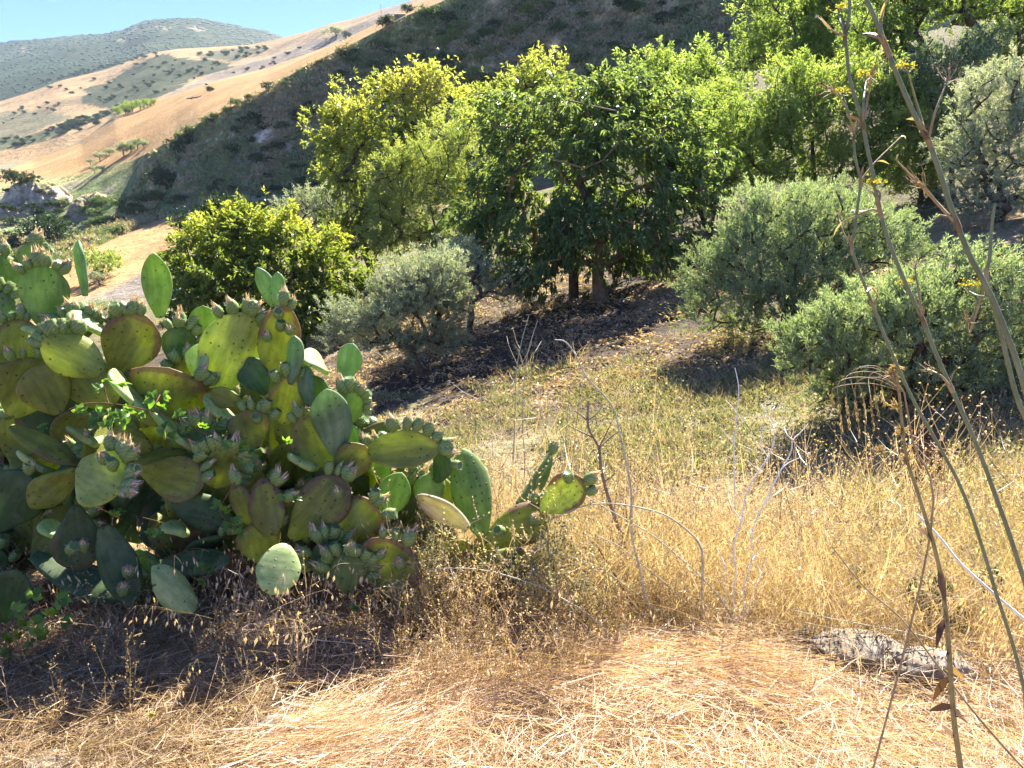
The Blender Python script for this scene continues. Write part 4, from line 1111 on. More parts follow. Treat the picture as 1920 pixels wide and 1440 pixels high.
def proto_weed(seed, n, hh, mats, heads, hsize, w=0.0025, branch=4, spread=0.5, headm=0):
    rng = np.random.default_rng(seed); mb = MB()
    for k in range(n):
        a = rng.random() * 6.283
        d = unit(np.array((math.cos(a) * spread * rng.random(), math.sin(a) * spread * rng.random(), 1.0))); L = hh * rng.uniform(0.6, 1.1)
        p = np.array((rng.normal() * 0.03, rng.normal() * 0.03, -0.01))
        v, f, c = blade_strip(p, d, rng.normal(size=3) * 0.15, L, w * 1.4, rng, 5); tn = np.clip(rng.normal(0.4, 0.2), 0, 1); mb.add(v, f, 0, tn)
        for b in range(branch):
            i = rng.integers(2, len(c)); q = c[i]; dd = unit(d * 0.7 + rng.normal(size=3) * 0.6); LL = L * rng.uniform(0.12, 0.35)
            v, f, c2 = blade_strip(q, dd, np.array((0, 0, 0.25)), LL, w, rng, 2); mb.add(v, f, 0, tn)
            for hq in range(heads):
                e = c2[-1] - dd * LL * 0.22 * hq
                spindle(mb, e, unit(dd + rng.normal(size=3) * 0.7), hsize * rng.uniform(0.7, 1.4), hsize * 0.3, rng, headm, np.clip(rng.normal(0.6, 0.25), 0, 1))
    return mb.mesh('weed', mats)

def proto_low(seed, n, L, mat, rad=0.07):
    rng = np.random.default_rng(seed)
    pos = np.stack([rng.normal(size=n) * rad, rng.normal(size=n) * rad, rng.random(n) * L * 0.4], -1)
    ax = np.stack([rng.normal(size=n), rng.normal(size=n), 0.7 + rng.random(n)], -1)
    v, f = leaves(pos, ax, rng.uniform(0.5 * L, L, n), rng.uniform(0.12 * L, 0.3 * L, n), rng)
    return mesh_np('low_weed', v, f, mat, False, {'tint': np.repeat(np.clip(rng.normal(0.5, 0.25, n), 0, 1), 4)})

def lump(seed, n=1, amp=0.35, sub=2):
    """irregular stone or clod from a subdivided octahedron"""
    v = np.array([(1, 0, 0), (-1, 0, 0), (0, 1, 0), (0, -1, 0), (0, 0, 1), (0, 0, -1)], float)
    f = np.array([(0, 2, 4), (2, 1, 4), (1, 3, 4), (3, 0, 4), (2, 0, 5), (1, 2, 5), (3, 1, 5), (0, 3, 5)])
    for _ in range(sub):
        key = {}; vl = v.tolist(); nf = []
        def mid(a, b):
            k = (min(a, b), max(a, b))
            if k not in key:
                q = (np.array(vl[a]) + np.array(vl[b])) / 2; vl.append((q / np.linalg.norm(q)).tolist()); key[k] = len(vl) - 1
            return key[k]
        for a, b, c in f:
            ab, bc, ca = mid(a, b), mid(b, c), mid(c, a); nf += [(a, ab, ca), (b, bc, ab), (c, ca, bc), (ab, bc, ca)]
        v = np.array(vl); f = np.array(nf)
    v = v * (1 + amp * noise(v + seed * 7.3, 1.3, seed, 3)[:, None] + 0.5 * amp * np.sign(noise(v + seed, 1.0, seed + 9, 1))[:, None] * 0.3)
    return v, f

M_CLOD = plain_mat('soil_clod', (0.15, 0.105, 0.07), (0.30, 0.225, 0.16), 6.0, 0.95, 0.6)
M_ROCK = plain_mat('limestone_rock', (0.12, 0.10, 0.075), (0.27, 0.225, 0.17), 14.0, 0.9, 0.9, 8.0)
M_YFLOWER = leaf_mat('yellow_umbel', (0.50, 0.44, 0.04), (0.62, 0.56, 0.07), (0.75, 0.70, 0.16), 0.35, 1.1)

HID = bpy.data.collections.new('scatter_sources')      # not linked to the scene
def scatter(name, meshes, pts, rng, smin, smax, label, cat, tilt=0.08, yaw=None, idx=None, real=True):
    """one object: points that carry rotation, scale and kind, instanced by geometry nodes"""
    n = len(pts)
    me = mesh_np(name, pts, [], []) if False else bpy.data.meshes.new(name)
    me.vertices.add(n); me.vertices.foreach_set('co', np.asarray(pts, np.float32).ravel())
    rot = np.stack([rng.normal(size=n) * tilt, rng.normal(size=n) * tilt, rng.random(n) * 6.283 if yaw is None else yaw], -1)
    s = rng.uniform(smin, smax, n)
    a = me.attributes.new('rot', 'FLOAT_VECTOR', 'POINT'); a.data.foreach_set('vector', rot.astype(np.float32).ravel())
    a = me.attributes.new('siz', 'FLOAT', 'POINT'); a.data.foreach_set('value', s.astype(np.float32))
    a = me.attributes.new('pick', 'INT', 'POINT'); a.data.foreach_set('value', (rng.integers(0, len(meshes), n) if idx is None else idx).astype(np.int32))
    col = bpy.data.collections.new(name + '_src'); HID.children.link(col)
    for k, m in enumerate(meshes):
        col.objects.link(bpy.data.objects.new('%s_src_%02d' % (name, k), m))
    ng = bpy.data.node_groups.new(name + '_scatter', 'GeometryNodeTree')
    ng.interface.new_socket('Geometry', in_out='INPUT', socket_type='NodeSocketGeometry')
    ng.interface.new_socket('Geometry', in_out='OUTPUT', socket_type='NodeSocketGeometry')
    gi = ng.nodes.new('NodeGroupInput'); go = ng.nodes.new('NodeGroupOutput')
    iop = ng.nodes.new('GeometryNodeInstanceOnPoints'); ci = ng.nodes.new('GeometryNodeCollectionInfo')
    ci.inputs['Collection'].default_value = col; ci.inputs['Separate Children'].default_value = True; ci.inputs['Reset Children'].default_value = True
    def named(nm, t):
        q = ng.nodes.new('GeometryNodeInputNamedAttribute'); q.data_type = t; q.inputs['Name'].default_value = nm
        return [o for o in q.outputs if o.enabled][0]
    L = ng.links.new
    L(gi.outputs[0], iop.inputs['Points']); L(ci.outputs[0], iop.inputs['Instance'])
    iop.inputs['Pick Instance'].default_value = True
    L(named('pick', 'INT'), iop.inputs['Instance Index'])
    e2r = ng.nodes.new('FunctionNodeEulerToRotation'); L(named('rot', 'FLOAT_VECTOR'), e2r.inputs[0]); L(e2r.outputs[0], iop.inputs['Rotation'])
    L(named('siz', 'FLOAT'), iop.inputs['Scale'])
    if real:
        rl = ng.nodes.new('GeometryNodeRealizeInstances'); L(iop.outputs[0], rl.inputs[0]); L(rl.outputs[0], go.inputs[0])
    else: L(iop.outputs[0], go.inputs[0])
    o = obj(name, me)
    md = o.modifiers.new('scatter', 'NODES'); md.node_group = ng
    return tag(o, label, cat, kind='stuff')

def edge_y(x): return np.where(x > 0.3, 2.75 - 0.2 * (x - 0.3), np.minimum(2.75 + (0.3 - x) * 0.6, 3.9))
def on_ground(x, y, lift=0.0): return np.stack([x, y, h(x, y) + lift], -1)

g = np.random.default_rng(61)
# tall golden grass below the path edge
n = 7200
y = 2.5 + 7.0 * g.random(n) ** 1.25; x = -1.2 + (1.2 + 0.95 * y + 0.8) * g.random(n)
q = np.stack([x, y, x * 0], -1); den = 0.55 + 0.6 * noise(q, 0.9, 5, 2) - ss(5.0, 8.5, y) * 0.75
keep = (y > edge_y(x) + 0.12) & (g.random(n) < np.clip(den, 0.04, 1))
x, y = x[keep], y[keep]
tufts = [proto_tuft(400 + k, 17, 0.22, 0.5, 0.07, 0.5, 0.0032, M_GOLD, 0.35) for k in range(4)] + [proto_tuft(410 + k, 13, 0.15, 0.4, 0.09, 0.9, 0.003, M_STRAW, 0.2) for k in range(2)]
scatter('dry_grass', tufts, on_ground(x, y), g, 0.7, 1.35, 'tall golden dry grass standing below the edge of the path', 'grass', 0.12)
# grass round the foot of the cactus and at the path edge
n = 2600
x = -2.6 + 5.2 * g.random(n); y = 2.15 + 1.05 * g.random(n)
keep = (y < edge_y(x) + 0.35) & (y > 2.2 + 0.42 * ss(0.0, 0.6, x) + 0.25 * noise(np.stack([x, y, x * 0], -1), 1.3, 8, 2)) & (x < 0.75 + 0.3 * g.random(n))
keep &= (x > -0.3) | (g.random(n) < 0.22)
x, y = x[keep], y[keep]
tuftb = [proto_tuft(420 + k, 16, 0.10, 0.30, 0.08, 1.0, 0.0026, M_STRAW_B, 0.15, 0.5) for k in range(3)] + [proto_weed(430 + k, 7, 0.26, [M_STRAW_B], 4, 0.009) for k in range(3)] + [proto_weed(440, 6, 0.3, [M_STRAW], 3, 0.011)]
scatter('dry_weeds', tuftb, on_ground(x, y), g, 0.5, 1.0 , 'tangle of brown dry weeds and grass at the foot of the cactus', 'weeds', 0.2)
# lying straw
n = 2050
x = -2.9 + 5.8 * g.random(n); y = 1.2 + 1.95 * g.random(n)
keep = y < edge_y(x) + 0.12
x, y = x[keep], y[keep]
straw = [proto_straw(450 + k, 60, 0.24, M_STRAW, 0.05, 0.21, 0.06, 0.35, 0.0021) for k in range(4)] + [proto_straw(460 + k, 50, 0.24, M_STRAW_B, 0.05, 0.24, 0.05, 0.4, 0.0022) for k in range(2)]
yawf = 0.35 + 1.1 * noise(np.stack([x, y, x * 0], -1), 0.7, 13, 2) + g.normal(size=len(x)) * 0.45
idx = np.where(g.random(len(x)) < 0.22 + 0.6 * ss(0.1, -0.9, x), g.integers(4, 6, len(x)), g.integers(0, 4, len(x)))  # browner straw towards the left stands in for the cactus shadow
scatter('straw_litter', straw, on_ground(x, y, 0.012), g, 0.7, 1.15, 'mown pale straw lying over the path in the foreground', 'straw', 0.07, yawf, idx)
# raked windrow of straw sweeping across the path
arc = smooth_path([hit(px, py) for px, py in ((560, 1438), (700, 1400), (860, 1330), (1020, 1285), (1180, 1270), (1340, 1272), (1500, 1300))], 12)
k = g.integers(0, len(arc) - 1, 150); tg = arc[k + 1] - arc[k]
wp = arc[k] + g.normal(size=(150, 3)) * np.array((0.05, 0.07, 0)); wp[:, 2] = h(wp[:, 0], wp[:, 1]) + 0.03
scatter('straw_windrow', [proto_straw(465 + q, 60, 0.13, M_STRAW, 0.08, 0.26, 0.07, 1.45, 0.0022) for q in range(3)], wp, g, 0.8, 1.2, 'raked ridge of straw curving across the mown path', 'straw', 0.06, np.arctan2(tg[:, 1], tg[:, 0]) + g.normal(size=150) * 0.18)
# short standing straw stubble on the path
n = 900
x = -2.5 + 5 * g.random(n); y = 1.3 + 1.6 * g.random(n)
keep = (y < edge_y(x)) & (g.random(n) < 0.6)
x, y = x[keep], y[keep]
stub = [proto_tuft(470 + k, 12, 0.04, 0.16, 0.08, 1.2, 0.0028, M_STRAW, 0.1, 0.6) for k in range(3)]
scatter('straw_stubble', stub, on_ground(x, y), g, 0.6, 1.2, 'short upright straw stubble on the path', 'stubble', 0.25)
# green and half dry weeds in the clearing
n = 19000
y = 6.2 + 10 * g.random(n); x = -6 + 15 * g.random(n)
q = np.stack([x, y, x * 0], -1)
keep = g.random(n) < np.clip(0.42 + 0.8 * noise(q, 0.6, 17, 3) - ss(11, 15, y + noise(q, 0.3, 18, 2) * 3) * 0.55, 0.0, 1)
x, y = x[keep], y[keep]
low = [proto_low(480 + k, 46, 0.085, M_GREENW, 0.10) for k in range(3)] + [proto_tuft(485 + k, 18, 0.06, 0.2, 0.1, 0.9, 0.004, M_GOLD, 0.1) for k in range(3)]
scatter('clearing_weeds', low, on_ground(x, y), g, 0.7, 1.6, 'low patchy green and dry weeds on the clearing between path and trees', 'weeds', 0.1, real=False)
# dry grass tufts further up in the grove
n = 5000
y = 14 + 30 * g.random(n) ** 1.3; x = -0.9 * y + 1.9 * y * g.random(n)
q = np.stack([x, y, x * 0], -1)
keep = g.random(n) < np.clip(0.15 + 1.2 * noise(q, 0.35, 19, 3) + 0.35 * ss(24, 32, y) * ss(5, 12, x) - 0.6 * ss(23, 20, y) * ss(-5, -3, x) * ss(5.5, 3.5, x), 0, 1)
x, y = x[keep], y[keep]
far_t = [proto_tuft(490 + k, 26, 0.12, 0.4, 0.22, 0.8, 0.009, M_GOLD, 0.0) for k in range(3)]
scatter('grove_grass', far_t, on_ground(x, y), g, 0.7, 1.5, 'scattered dry grass under and between the grove trees', 'grass', 0.1, real=False)
# soil clods and small stones
n = 9000
y = 6.5 + 20 * g.random(n) ** 1.4; x = -0.75 * y + 1.6 * y * g.random(n)
q = np.stack([x, y, x * 0], -1)
keep = g.random(n) < np.clip(0.45 + 0.8 * noise(q, 0.5, 23, 2), 0.05, 1)
x, y = x[keep], y[keep]
clods = []
for k in range(4):
    v, f = lump(500 + k, 1, 0.55, 1); v = v * np.array((1, 0.8, 0.6)); clods.append(mesh_np('clod', v, f, M_CLOD if k < 3 else M_ROCK, False))
o = scatter('soil_clods', clods, on_ground(x, y), g, 0.012, 0.05, 'rough soil clods and small stones on the tilled grove floor', 'clods', 0.6, real=False)
# thin dark dead stems rising out of the grass
n = 600
y = 3.2 + 2.9 * g.random(n); x = -0.2 + (0.75 * y + 1.0) * g.random(n)
keep = y > edge_y(x) + 0.4
x, y = x[keep], y[keep]
M_DSTEM = plain_mat('grey_brown_stem', (0.17, 0.12, 0.08), (0.34, 0.26, 0.18), 30.0, 0.8, 0.2)
M_DSTEM2 = leaf_mat('dry_stem_mass', (0.14, 0.095, 0.06), (0.24, 0.17, 0.11), (0.38, 0.29, 0.19), 0.1, 1.0)
stems = [proto_weed(520 + k, 3, 0.75, [M_DSTEM2], 1, 0.010, 0.004, 5, 0.3) for k in range(3)] + [proto_weed(524 + k, 4, 0.72, [M_STRAW], 3, 0.014, 0.003, 4, 0.4) for k in range(3)]
scatter('dead_stems', stems, on_ground(x, y), g, 0.6, 1.15, 'thin dark dead stems rising out of the golden grass', 'stems', 0.1, real=False)
# half green weeds with yellow flower heads on the right
n = 230
y = 3.0 + 4.2 * g.random(n); x = 0.42 * y + (0.5 * y + 0.6) * g.random(n)
keep = y > edge_y(x) + 0.2
x, y = x[keep], y[keep]
yel = [proto_weed(530 + k, 6, 0.5, [M_GREENW, M_YFLOWER], 4, 0.012, 0.003, 4, 0.45, 1) for k in range(2)] + [proto_weed(533 + k, 8, 0.45, [M_GREENW], 4, 0.014, 0.003, 5, 0.5) for k in range(2)] + [proto_weed(536, 8, 0.5, [M_GOLD], 4, 0.012, 0.003, 4, 0.5)]
scatter('flowering_weeds', yel, on_ground(x, y), g, 0.7, 1.2, 'half dry weeds with small yellow flower heads on the right bank', 'weeds', 0.15, None, g.choice(5, len(x), p=[0.16, 0.14, 0.25, 0.2, 0.25]), real=False)
# pale green weeds in front of the cactus's right end
n = 48
x = -0.55 + 0.9 * g.random(n); y = 2.72 + 0.35 * g.random(n)
pw = [proto_weed(540 + k, 6, 0.34, [M_GREENW], 5, 0.012, 0.0028, 5, 0.5) for k in range(2)] + [proto_weed(543 + k, 6, 0.36, [M_GOLD], 5, 0.011, 0.0026, 5, 0.5) for k in range(3)]
scatter('pale_weeds', pw, on_ground(x, y), g, 0.7, 1.25, 'pale half green weeds growing through the right end of the cactus', 'weeds', 0.2, real=False)
# wild oats with hanging spikelets
def proto_oat(seed):
    rng = np.random.default_rng(seed); mb = MB()
    for k in range(2):
        a = rng.random() * 6.283; d = unit(np.array((math.cos(a) * 0.35, math.sin(a) * 0.35, 1.0))); L = rng.uniform(0.4, 0.75)
        v, f, c = blade_strip(np.array((0, 0, -0.01)), d, np.array((math.cos(a) * 0.5, math.sin(a) * 0.5, -0.35)), L, 0.0028, rng, 8); mb.add(v, f, 0, 0.6)
        for i in range(4, 9):
            for r in range(2):
                p = c[i]; dd = unit(np.array((rng.normal() * 0.5, rng.normal() * 0.5, -0.5))); v, f, c2 = blade_strip(p, dd, np.array((0, 0, -0.5)), 0.035, 0.0012, rng, 2); mb.add(v, f, 0, 0.7)
                spindle(mb, c2[-1], unit(np.array((rng.normal() * 0.15, rng.normal() * 0.15, -1))), 0.030, 0.0042, rng, 0, rng.uniform(0.7, 1.0))
    return mb.mesh('oat', [M_STRAW])
n = 200
x = -1.7 + 3.8 * g.random(n); y = 2.35 + 1.3 * g.random(n)
keep = (y > edge_y(x) - 0.35) | ((x < 0.2) & (y > 2.45))
x, y = x[keep], y[keep]
scatter('wild_oats', [proto_oat(550 + k) for k in range(4)], on_ground(x, y), g, 0.65, 1.1, 'dry wild oats with hanging pale spikelets', 'oats', 0.15, real=False)

# fallen leaves and dry scraps under the trees
n = 5200
y = 12 + 16 * g.random(n); x = -6 + 16 * g.random(n)
q = np.stack([x, y, x * 0], -1)
keep = g.random(n) < np.clip(0.5 + 0.9 * noise(q, 0.5, 29, 2), 0.05, 1)
x, y = x[keep], y[keep]
def proto_litter(seed, mat):
    rng = np.random.default_rng(seed); k = 16
    pos = np.stack([rng.normal(size=k) * 0.16, rng.normal(size=k) * 0.16, 0.012 + rng.random(k) * 0.02], -1)
    ax = np.stack([rng.normal(size=k), rng.normal(size=k), rng.normal(size=k) * 0.25], -1)
    v, f = leaves(pos, ax, rng.uniform(0.05, 0.12, k), rng.uniform(0.02, 0.05, k), rng, hint=np.array((0, 0, 1.2)))
    return mesh_np('litter', v, f, mat, False, {'tint': np.repeat(rng.random(k), 4)})
scatter('leaf_litter', [proto_litter(560, M_STRAW_B), proto_litter(561, M_STRAW_B), proto_litter(562, M_STRAW)], on_ground(x, y), g, 0.7, 1.5, 'fallen dry leaves and scraps on the dark soil under the trees', 'litter', 0.1, real=False)

# rough scrub and dry grass over the cliff and the valley slope
def on_sheet(name, n, k0, k1, rng, r0=0.0, r1=1.0):
    S = SHEETS[name]; nr, nc = S.shape[:2]
    kk = np.clip(np.searchsorted(KS, rng.uniform(k0, k1, n)), 1, nc - 2); rr = rng.uniform(r0, r1, n) * (nr - 2); i = rr.astype(int); fr = (rr - i)[:, None]
    fu = rng.random((n, 1))
    a = S[i, kk] * (1 - fr) + S[i + 1, kk] * fr; b = S[i, kk + 1] * (1 - fr) + S[i + 1, kk + 1] * fr
    return a * (1 - fu) + b * fu
p = on_sheet('cliff', 4200, -0.42, 0.42, g)
px_, py_ = proj(p)
for poly in ([(470, 268), (480, 245), (515, 238), (522, 262), (495, 272)], [(528, 280), (540, 260), (553, 266), (545, 288)], [(563, 232), (577, 228), (584, 282), (574, 284)], [(482, 292), (498, 290), (497, 314), (488, 314)], [(388, 268), (402, 250), (440, 245), (432, 262)]):
    k = ~inpoly(px_, py_, poly); p, px_, py_ = p[k], px_[k], py_[k]
nn = noise(p, 0.10, 111, 3)
pk = np.where(nn + g.normal(size=len(p)) * 0.22 > 0.02, g.integers(0, 3, len(p)), g.integers(3, 6, len(p)))
M_DRYSCRUB = leaf_mat('dry_scrub', (0.26, 0.215, 0.145), (0.42, 0.35, 0.235), (0.58, 0.49, 0.34), 0.3, 1.0)
M_CSCRUB = leaf_mat('cliff_scrub_leaf', (0.13, 0.175, 0.085), (0.21, 0.27, 0.125), (0.32, 0.38, 0.19), 0.3, 1.2)
cs = [proto_low(570 + k, 60, 0.42, M_CSCRUB, 0.36) for k in range(3)] + [proto_low(573 + k, 50, 0.5, M_DRYSCRUB, 0.4) for k in range(3)]
scatter('cliff_scrub', cs, p, g, 0.6, 2.0, 'rough low scrub and dry grass covering the shaded cliff face', 'scrub', 0.3, None, pk, real=False)
p = on_sheet('valley', 4500, -0.75, -0.2, g, 0.15, 1.0)
px_, py_ = proj(p); nn = noise(p, 0.08, 31, 4)
bad = inpoly(px_, py_, [(40, 640), (110, 500), (150, 478), (270, 420), (410, 383), (425, 392), (420, 640)])
p = p[~bad & (g.random(len(p)) < np.clip(0.5 + 1.2 * nn, 0.1, 1))]
scatter('valley_scrub', cs, p, g, 0.7, 2.2, 'rough low scrub covering the valley slope on the left', 'scrub', 0.2, real=False)

# ================================================================== STALKS, CANES, VINES, ROCKS
M_FENNEL = plain_mat('fennel_stem', (0.12, 0.14, 0.065), (0.21, 0.225, 0.125), 25.0, 0.55, 0.15, 4.0, 0.4)
M_TAN = plain_mat('dry_tan_stem', (0.24, 0.165, 0.085), (0.40, 0.295, 0.17), 40.0, 0.7, 0.2)
M_RUST = plain_mat('rust_brown_stem', (0.10, 0.04, 0.025), (0.22, 0.10, 0.055), 30.0, 0.8, 0.3)
M_WHITE = plain_mat('bleached_twig', (0.62, 0.57, 0.50), (0.85, 0.81, 0.74), 40.0, 0.8, 0.2)
M_CANE = plain_mat('grey_green_cane', (0.30, 0.27, 0.18), (0.50, 0.46, 0.33), 30.0, 0.65, 0.2)
M_DEADL = leaf_mat('withered_leaf', (0.09, 0.045, 0.025), (0.17, 0.09, 0.045), (0.28, 0.17, 0.09), 0.3, 1.0)
M_FLEAF = leaf_mat('pale_dry_leaf', (0.32, 0.22, 0.11), (0.45, 0.33, 0.19), (0.56, 0.45, 0.29), 0.35, 1.0)

def pxpath(pts, Y0, Y1, n=4):
    ys = np.linspace(Y0, Y1, len(pts))
    return smooth_path([P(a, b, y) for (a, b), y in zip(pts, ys)], n)

def part_tube(name, root, rloc, path, r0, r1, mat, n=7, parent=None):
    m = MB(); v, f = tube(path - rloc, np.linspace(r0, r1, len(path)), n); m.add(v, f)
    tip, ff = path[-1] - rloc, None
    return obj(name, m.mesh(name, [mat]), parent or root)

def umbel(root, rloc, p, size, rng, n=14, parent=None):
    """flat yellow flower head on short rays"""
    m = MB()
    for k in range(n):
        a = rng.random() * 6.283; r = size * rng.random() ** 0.5
        e = p + np.array((r * math.cos(a), r * math.sin(a) * 0.8, size * 0.55 + rng.normal() * size * 0.12))
        v, f = tube(np.array([p, (p + e) / 2 + np.array((0, 0, -0.1 * size)), e]) - rloc, 0.0006, 4); m.add(v, f, 0)
        for q in range(7): spindle(m, e - rloc + rng.normal(size=3) * size * 0.09, unit(rng.normal(size=3) + np.array((0, 0, 0.6))), size * 0.17, size * 0.06, rng, 1, rng.random())
    return obj('flower_head', m.mesh('flower_head', [M_FENNEL, M_YFLOWER]), parent or root)

def spray(root, rloc, p, d, size, rng, n=9, mat=None, parent=None, name='dry_spray'):
    m = MB()
    for k in range(n):
        dd = unit(np.asarray(d) + rng.normal(size=3) * 0.32); L = size * rng.uniform(0.5, 1.0)
        c = np.array([p, p + dd * L * 0.5 + rng.normal(size=3) * L * 0.05, p + dd * L + rng.normal(size=3) * L * 0.1])
        v, f = tube(c - rloc, np.array([0.0009, 0.0007, 0.0004]), 4); m.add(v, f)
        for q in range(2): spindle(m, c[-1] - rloc, unit(dd + rng.normal(size=3) * 0.4), size * 0.16, size * 0.025, rng, 0, 0.6)
    return obj(name, m.mesh(name, [mat or M_TAN]), parent or root)

def sheath(m, p, d, L, w, rng, curl=0.5, mat=0, tint=0.5):
    """withered narrow leaf that curls away"""
    d = unit(np.asarray(d, float)); s = unit(np.cross(d, rng.normal(size=3))); k = np.cross(s, d)
    t = np.linspace(0, 1, 6)[:, None]
    c = p + d * L * t + k * curl * L * t ** 2 + np.array((0, 0, -0.25)) * L * t ** 2
    ww = w * np.sin(np.pi * np.clip(t * 0.85 + 0.12, 0, 1)) * 0.5
    v = np.concatenate([c - s * ww, c + s * ww + k * ww * 0.5]); m.add(v, [[q, q + 1, 7 + q, 6 + q] for q in range(5)], mat, tint)

rs = np.random.default_rng(71)
def fennel(label, pts, Y0, Y1, foot, r0, r1, side, seed):
    """pts run from the tip down to where the stem leaves the photo; foot is the world point where it is rooted"""
    rng = np.random.default_rng(seed)
    path = pxpath(pts, Y0, Y1, 4)
    low = np.array(foot); low[2] = float(h(low[0], low[1])) - 0.02
    e = path[-1]
    ext = smooth_path([path[-2], e, e * 0.5 + low * 0.5 + np.array((0.02, 0, 0)), low], 4)[5:]
    full = np.vstack([path, ext])
    root = thing('fennel_stalk', label, 'stalk', low)
    st = part_tube('stem', root, low, full, r1, r0, M_FENNEL, 9)
    # swollen joints
    for (px, py, kind, sp) in side:
        i = int(np.argmin([(proj(q)[0] - px) ** 2 + (proj(q)[1] - py) ** 2 for q in path])); p = path[i]
        ys = p[1]
        m = MB(); d = path[max(0, i - 1)] - path[min(len(path) - 1, i + 1)]; d = d / np.linalg.norm(d)
        rr = np.interp(i, [0, len(full)], [r1, r0]) * 1.25
        v, f = tube(np.array([p - d * 0.018, p - d * 0.006, p + d * 0.008, p + d * 0.02]) - low, np.array([rr * 0.7, rr, rr * 0.95, rr * 0.6]), 8); m.add(v, f)
        sheath(m, p - low, d + rng.normal(size=3) * 0.3, 0.04, 0.006, rng, 0.3)
        obj('joint', m.mesh('joint', [M_TAN]), st)
        bp = smooth_path([p] + [P(a, b, ys + 0.02 * (k + 1) * rng.normal()) for k, (a, b) in enumerate(sp)], 4)
        br = part_tube('side_branch', root, low, bp, rr * 0.55, 0.0013, M_TAN if kind != 'f' else M_FENNEL, 6)
        if kind == 'f': umbel(root, low, bp[-1], 0.022, rng, 14, br)
        elif kind == 's': spray(root, low, bp[-1], unit(bp[-1] - bp[-2]), 0.05, rng, 10, M_TAN, br)
        else:
            for (wp, wd_, wl) in ((bp[len(bp) // 2], bp[-1] - bp[0], 0.04), (bp[-1], bp[-1] - bp[-2], 0.03)):
                mm = MB(); sheath(mm, wp - low, wd_, wl, 0.006, rng); obj('withered_leaf', mm.mesh('withered_leaf', [M_FLEAF]), br)
    return root

fennel('grey green fennel stalk, thin topped, the left of the two long ones crossing the olives',
       [(1594, -60), (1593, 0), (1592, 27), (1585, 67), (1588, 100), (1593, 147), (1608, 200), (1617, 230), (1627, 283), (1638, 333), (1647, 383), (1663, 443), (1697, 530), (1730, 600), (1752, 657), (1782, 725), (1815, 797), (1840, 857), (1865, 925), (1893, 1003), (1922, 1093)],
       1.58, 1.52, (1.42, 1.62, 0), 0.0049, 0.0029,
       [(1585, 67, 'd', [(1562, 58), (1533, 32)]), (1585, 66, 'f', [(1577, 45), (1572, 25)]), (1617, 230, 'f', [(1619, 190), (1624, 150)]), (1617, 228, 's', [(1630, 170), (1632, 145)]), (1652, 402, 'd', [(1630, 394), (1580, 416)]), (1648, 385, 'f', [(1650, 362), (1640, 352)]), (1730, 600, 's', [(1722, 545), (1716, 505)]), (1728, 596, 'f', [(1712, 560), (1695, 540)]), (1782, 725, 's', [(1765, 705), (1748, 695)])], 711)
fennel('thickest fennel stalk, rightmost of the long ones at the right edge',
       [(1600, -50), (1625, 0), (1647, 50), (1663, 93), (1690, 160), (1723, 233), (1740, 263), (1760, 317), (1787, 400), (1817, 477), (1840, 520), (1865, 570), (1902, 665), (1925, 740)],
       1.45, 1.42, (1.45, 1.48, 0), 0.0056, 0.0036,
       [(1660, 80, 'd', [(1652, 40), (1662, -5)]), (1663, 90, 'd', [(1648, 70), (1640, 62)]), (1738, 258, 'f', [(1722, 205), (1702, 135)]), (1740, 262, 's', [(1752, 215), (1775, 155)]), (1738, 255, 'd', [(1728, 240), (1720, 225)]), (1790, 420, 's', [(1762, 386), (1735, 352)]), (1788, 412, 'd', [(1730, 352), (1682, 302)])], 712)
fennel('slender olive green fennel stalk with a kink, in front of the nearest olive',
       [(1612, 228), (1602, 253), (1603, 293), (1613, 340), (1608, 387), (1602, 433), (1597, 463), (1610, 507), (1637, 573), (1653, 617), (1685, 692), (1717, 760), (1747, 812), (1772, 857), (1795, 900), (1820, 960), (1847, 1043), (1867, 1110), (1890, 1180), (1907, 1237), (1922, 1300)],
       1.66, 1.62, (1.28, 1.66, 0), 0.0046, 0.0024,
       [(1602, 252, 'f', [(1592, 215), (1582, 180)]), (1602, 250, 's', [(1585, 200), (1565, 172)]), (1613, 340, 'd', [(1640, 305), (1690, 256)]), (1597, 463, 'd', [(1582, 438), (1573, 410)]), (1640, 578, 'd', [(1645, 555), (1636, 540)])], 713)
fennel('short dry forked fennel shoot with a leafy tip at the right edge',
       [(1866, 382), (1862, 405), (1858, 440), (1856, 480), (1850, 520), (1862, 570), (1880, 640), (1905, 740), (1930, 800)], 1.6, 1.6, (1.6, 1.62, 0), 0.006, 0.0025,
       [(1850, 520, 's', [(1820, 640 - 20), (1815, 605)]), (1856, 560, 'f', [(1835, 555), (1815, 545)])], 714)

# --- arching and upright canes in the grass
def cane(name, label, pts, Y0, Y1, r0, r1, mat, cat='stalk', twigs=(), group=None, n=6, foot=True):
    path = pxpath(pts, Y0, Y1)
    b = path[-1].copy()
    if foot:
        gz = float(h(b[0], b[1]))
        if path[-1][2] > gz: path = np.vstack([path, [b[0], b[1], gz - 0.02]])
        b = path[-1].copy()
    root = thing(name, label, cat, b, group)
    st = part_tube('stem', root, b, path, r1, r0, mat, n)
    for tw in twigs:
        i = int(np.argmin([(proj(q)[0] - tw[0][0]) ** 2 + (proj(q)[1] - tw[0][1]) ** 2 for q in path])); Yt = path[i][1]
        tp = smooth_path([path[i]] + [P(a, c, Yt + rs.normal() * 0.05) for a, c in tw[1:]], 4)
        part_tube('twig', root, b, tp, max(r1 * 1.0, 0.0022), 0.0011, mat, 5)
    return root, path

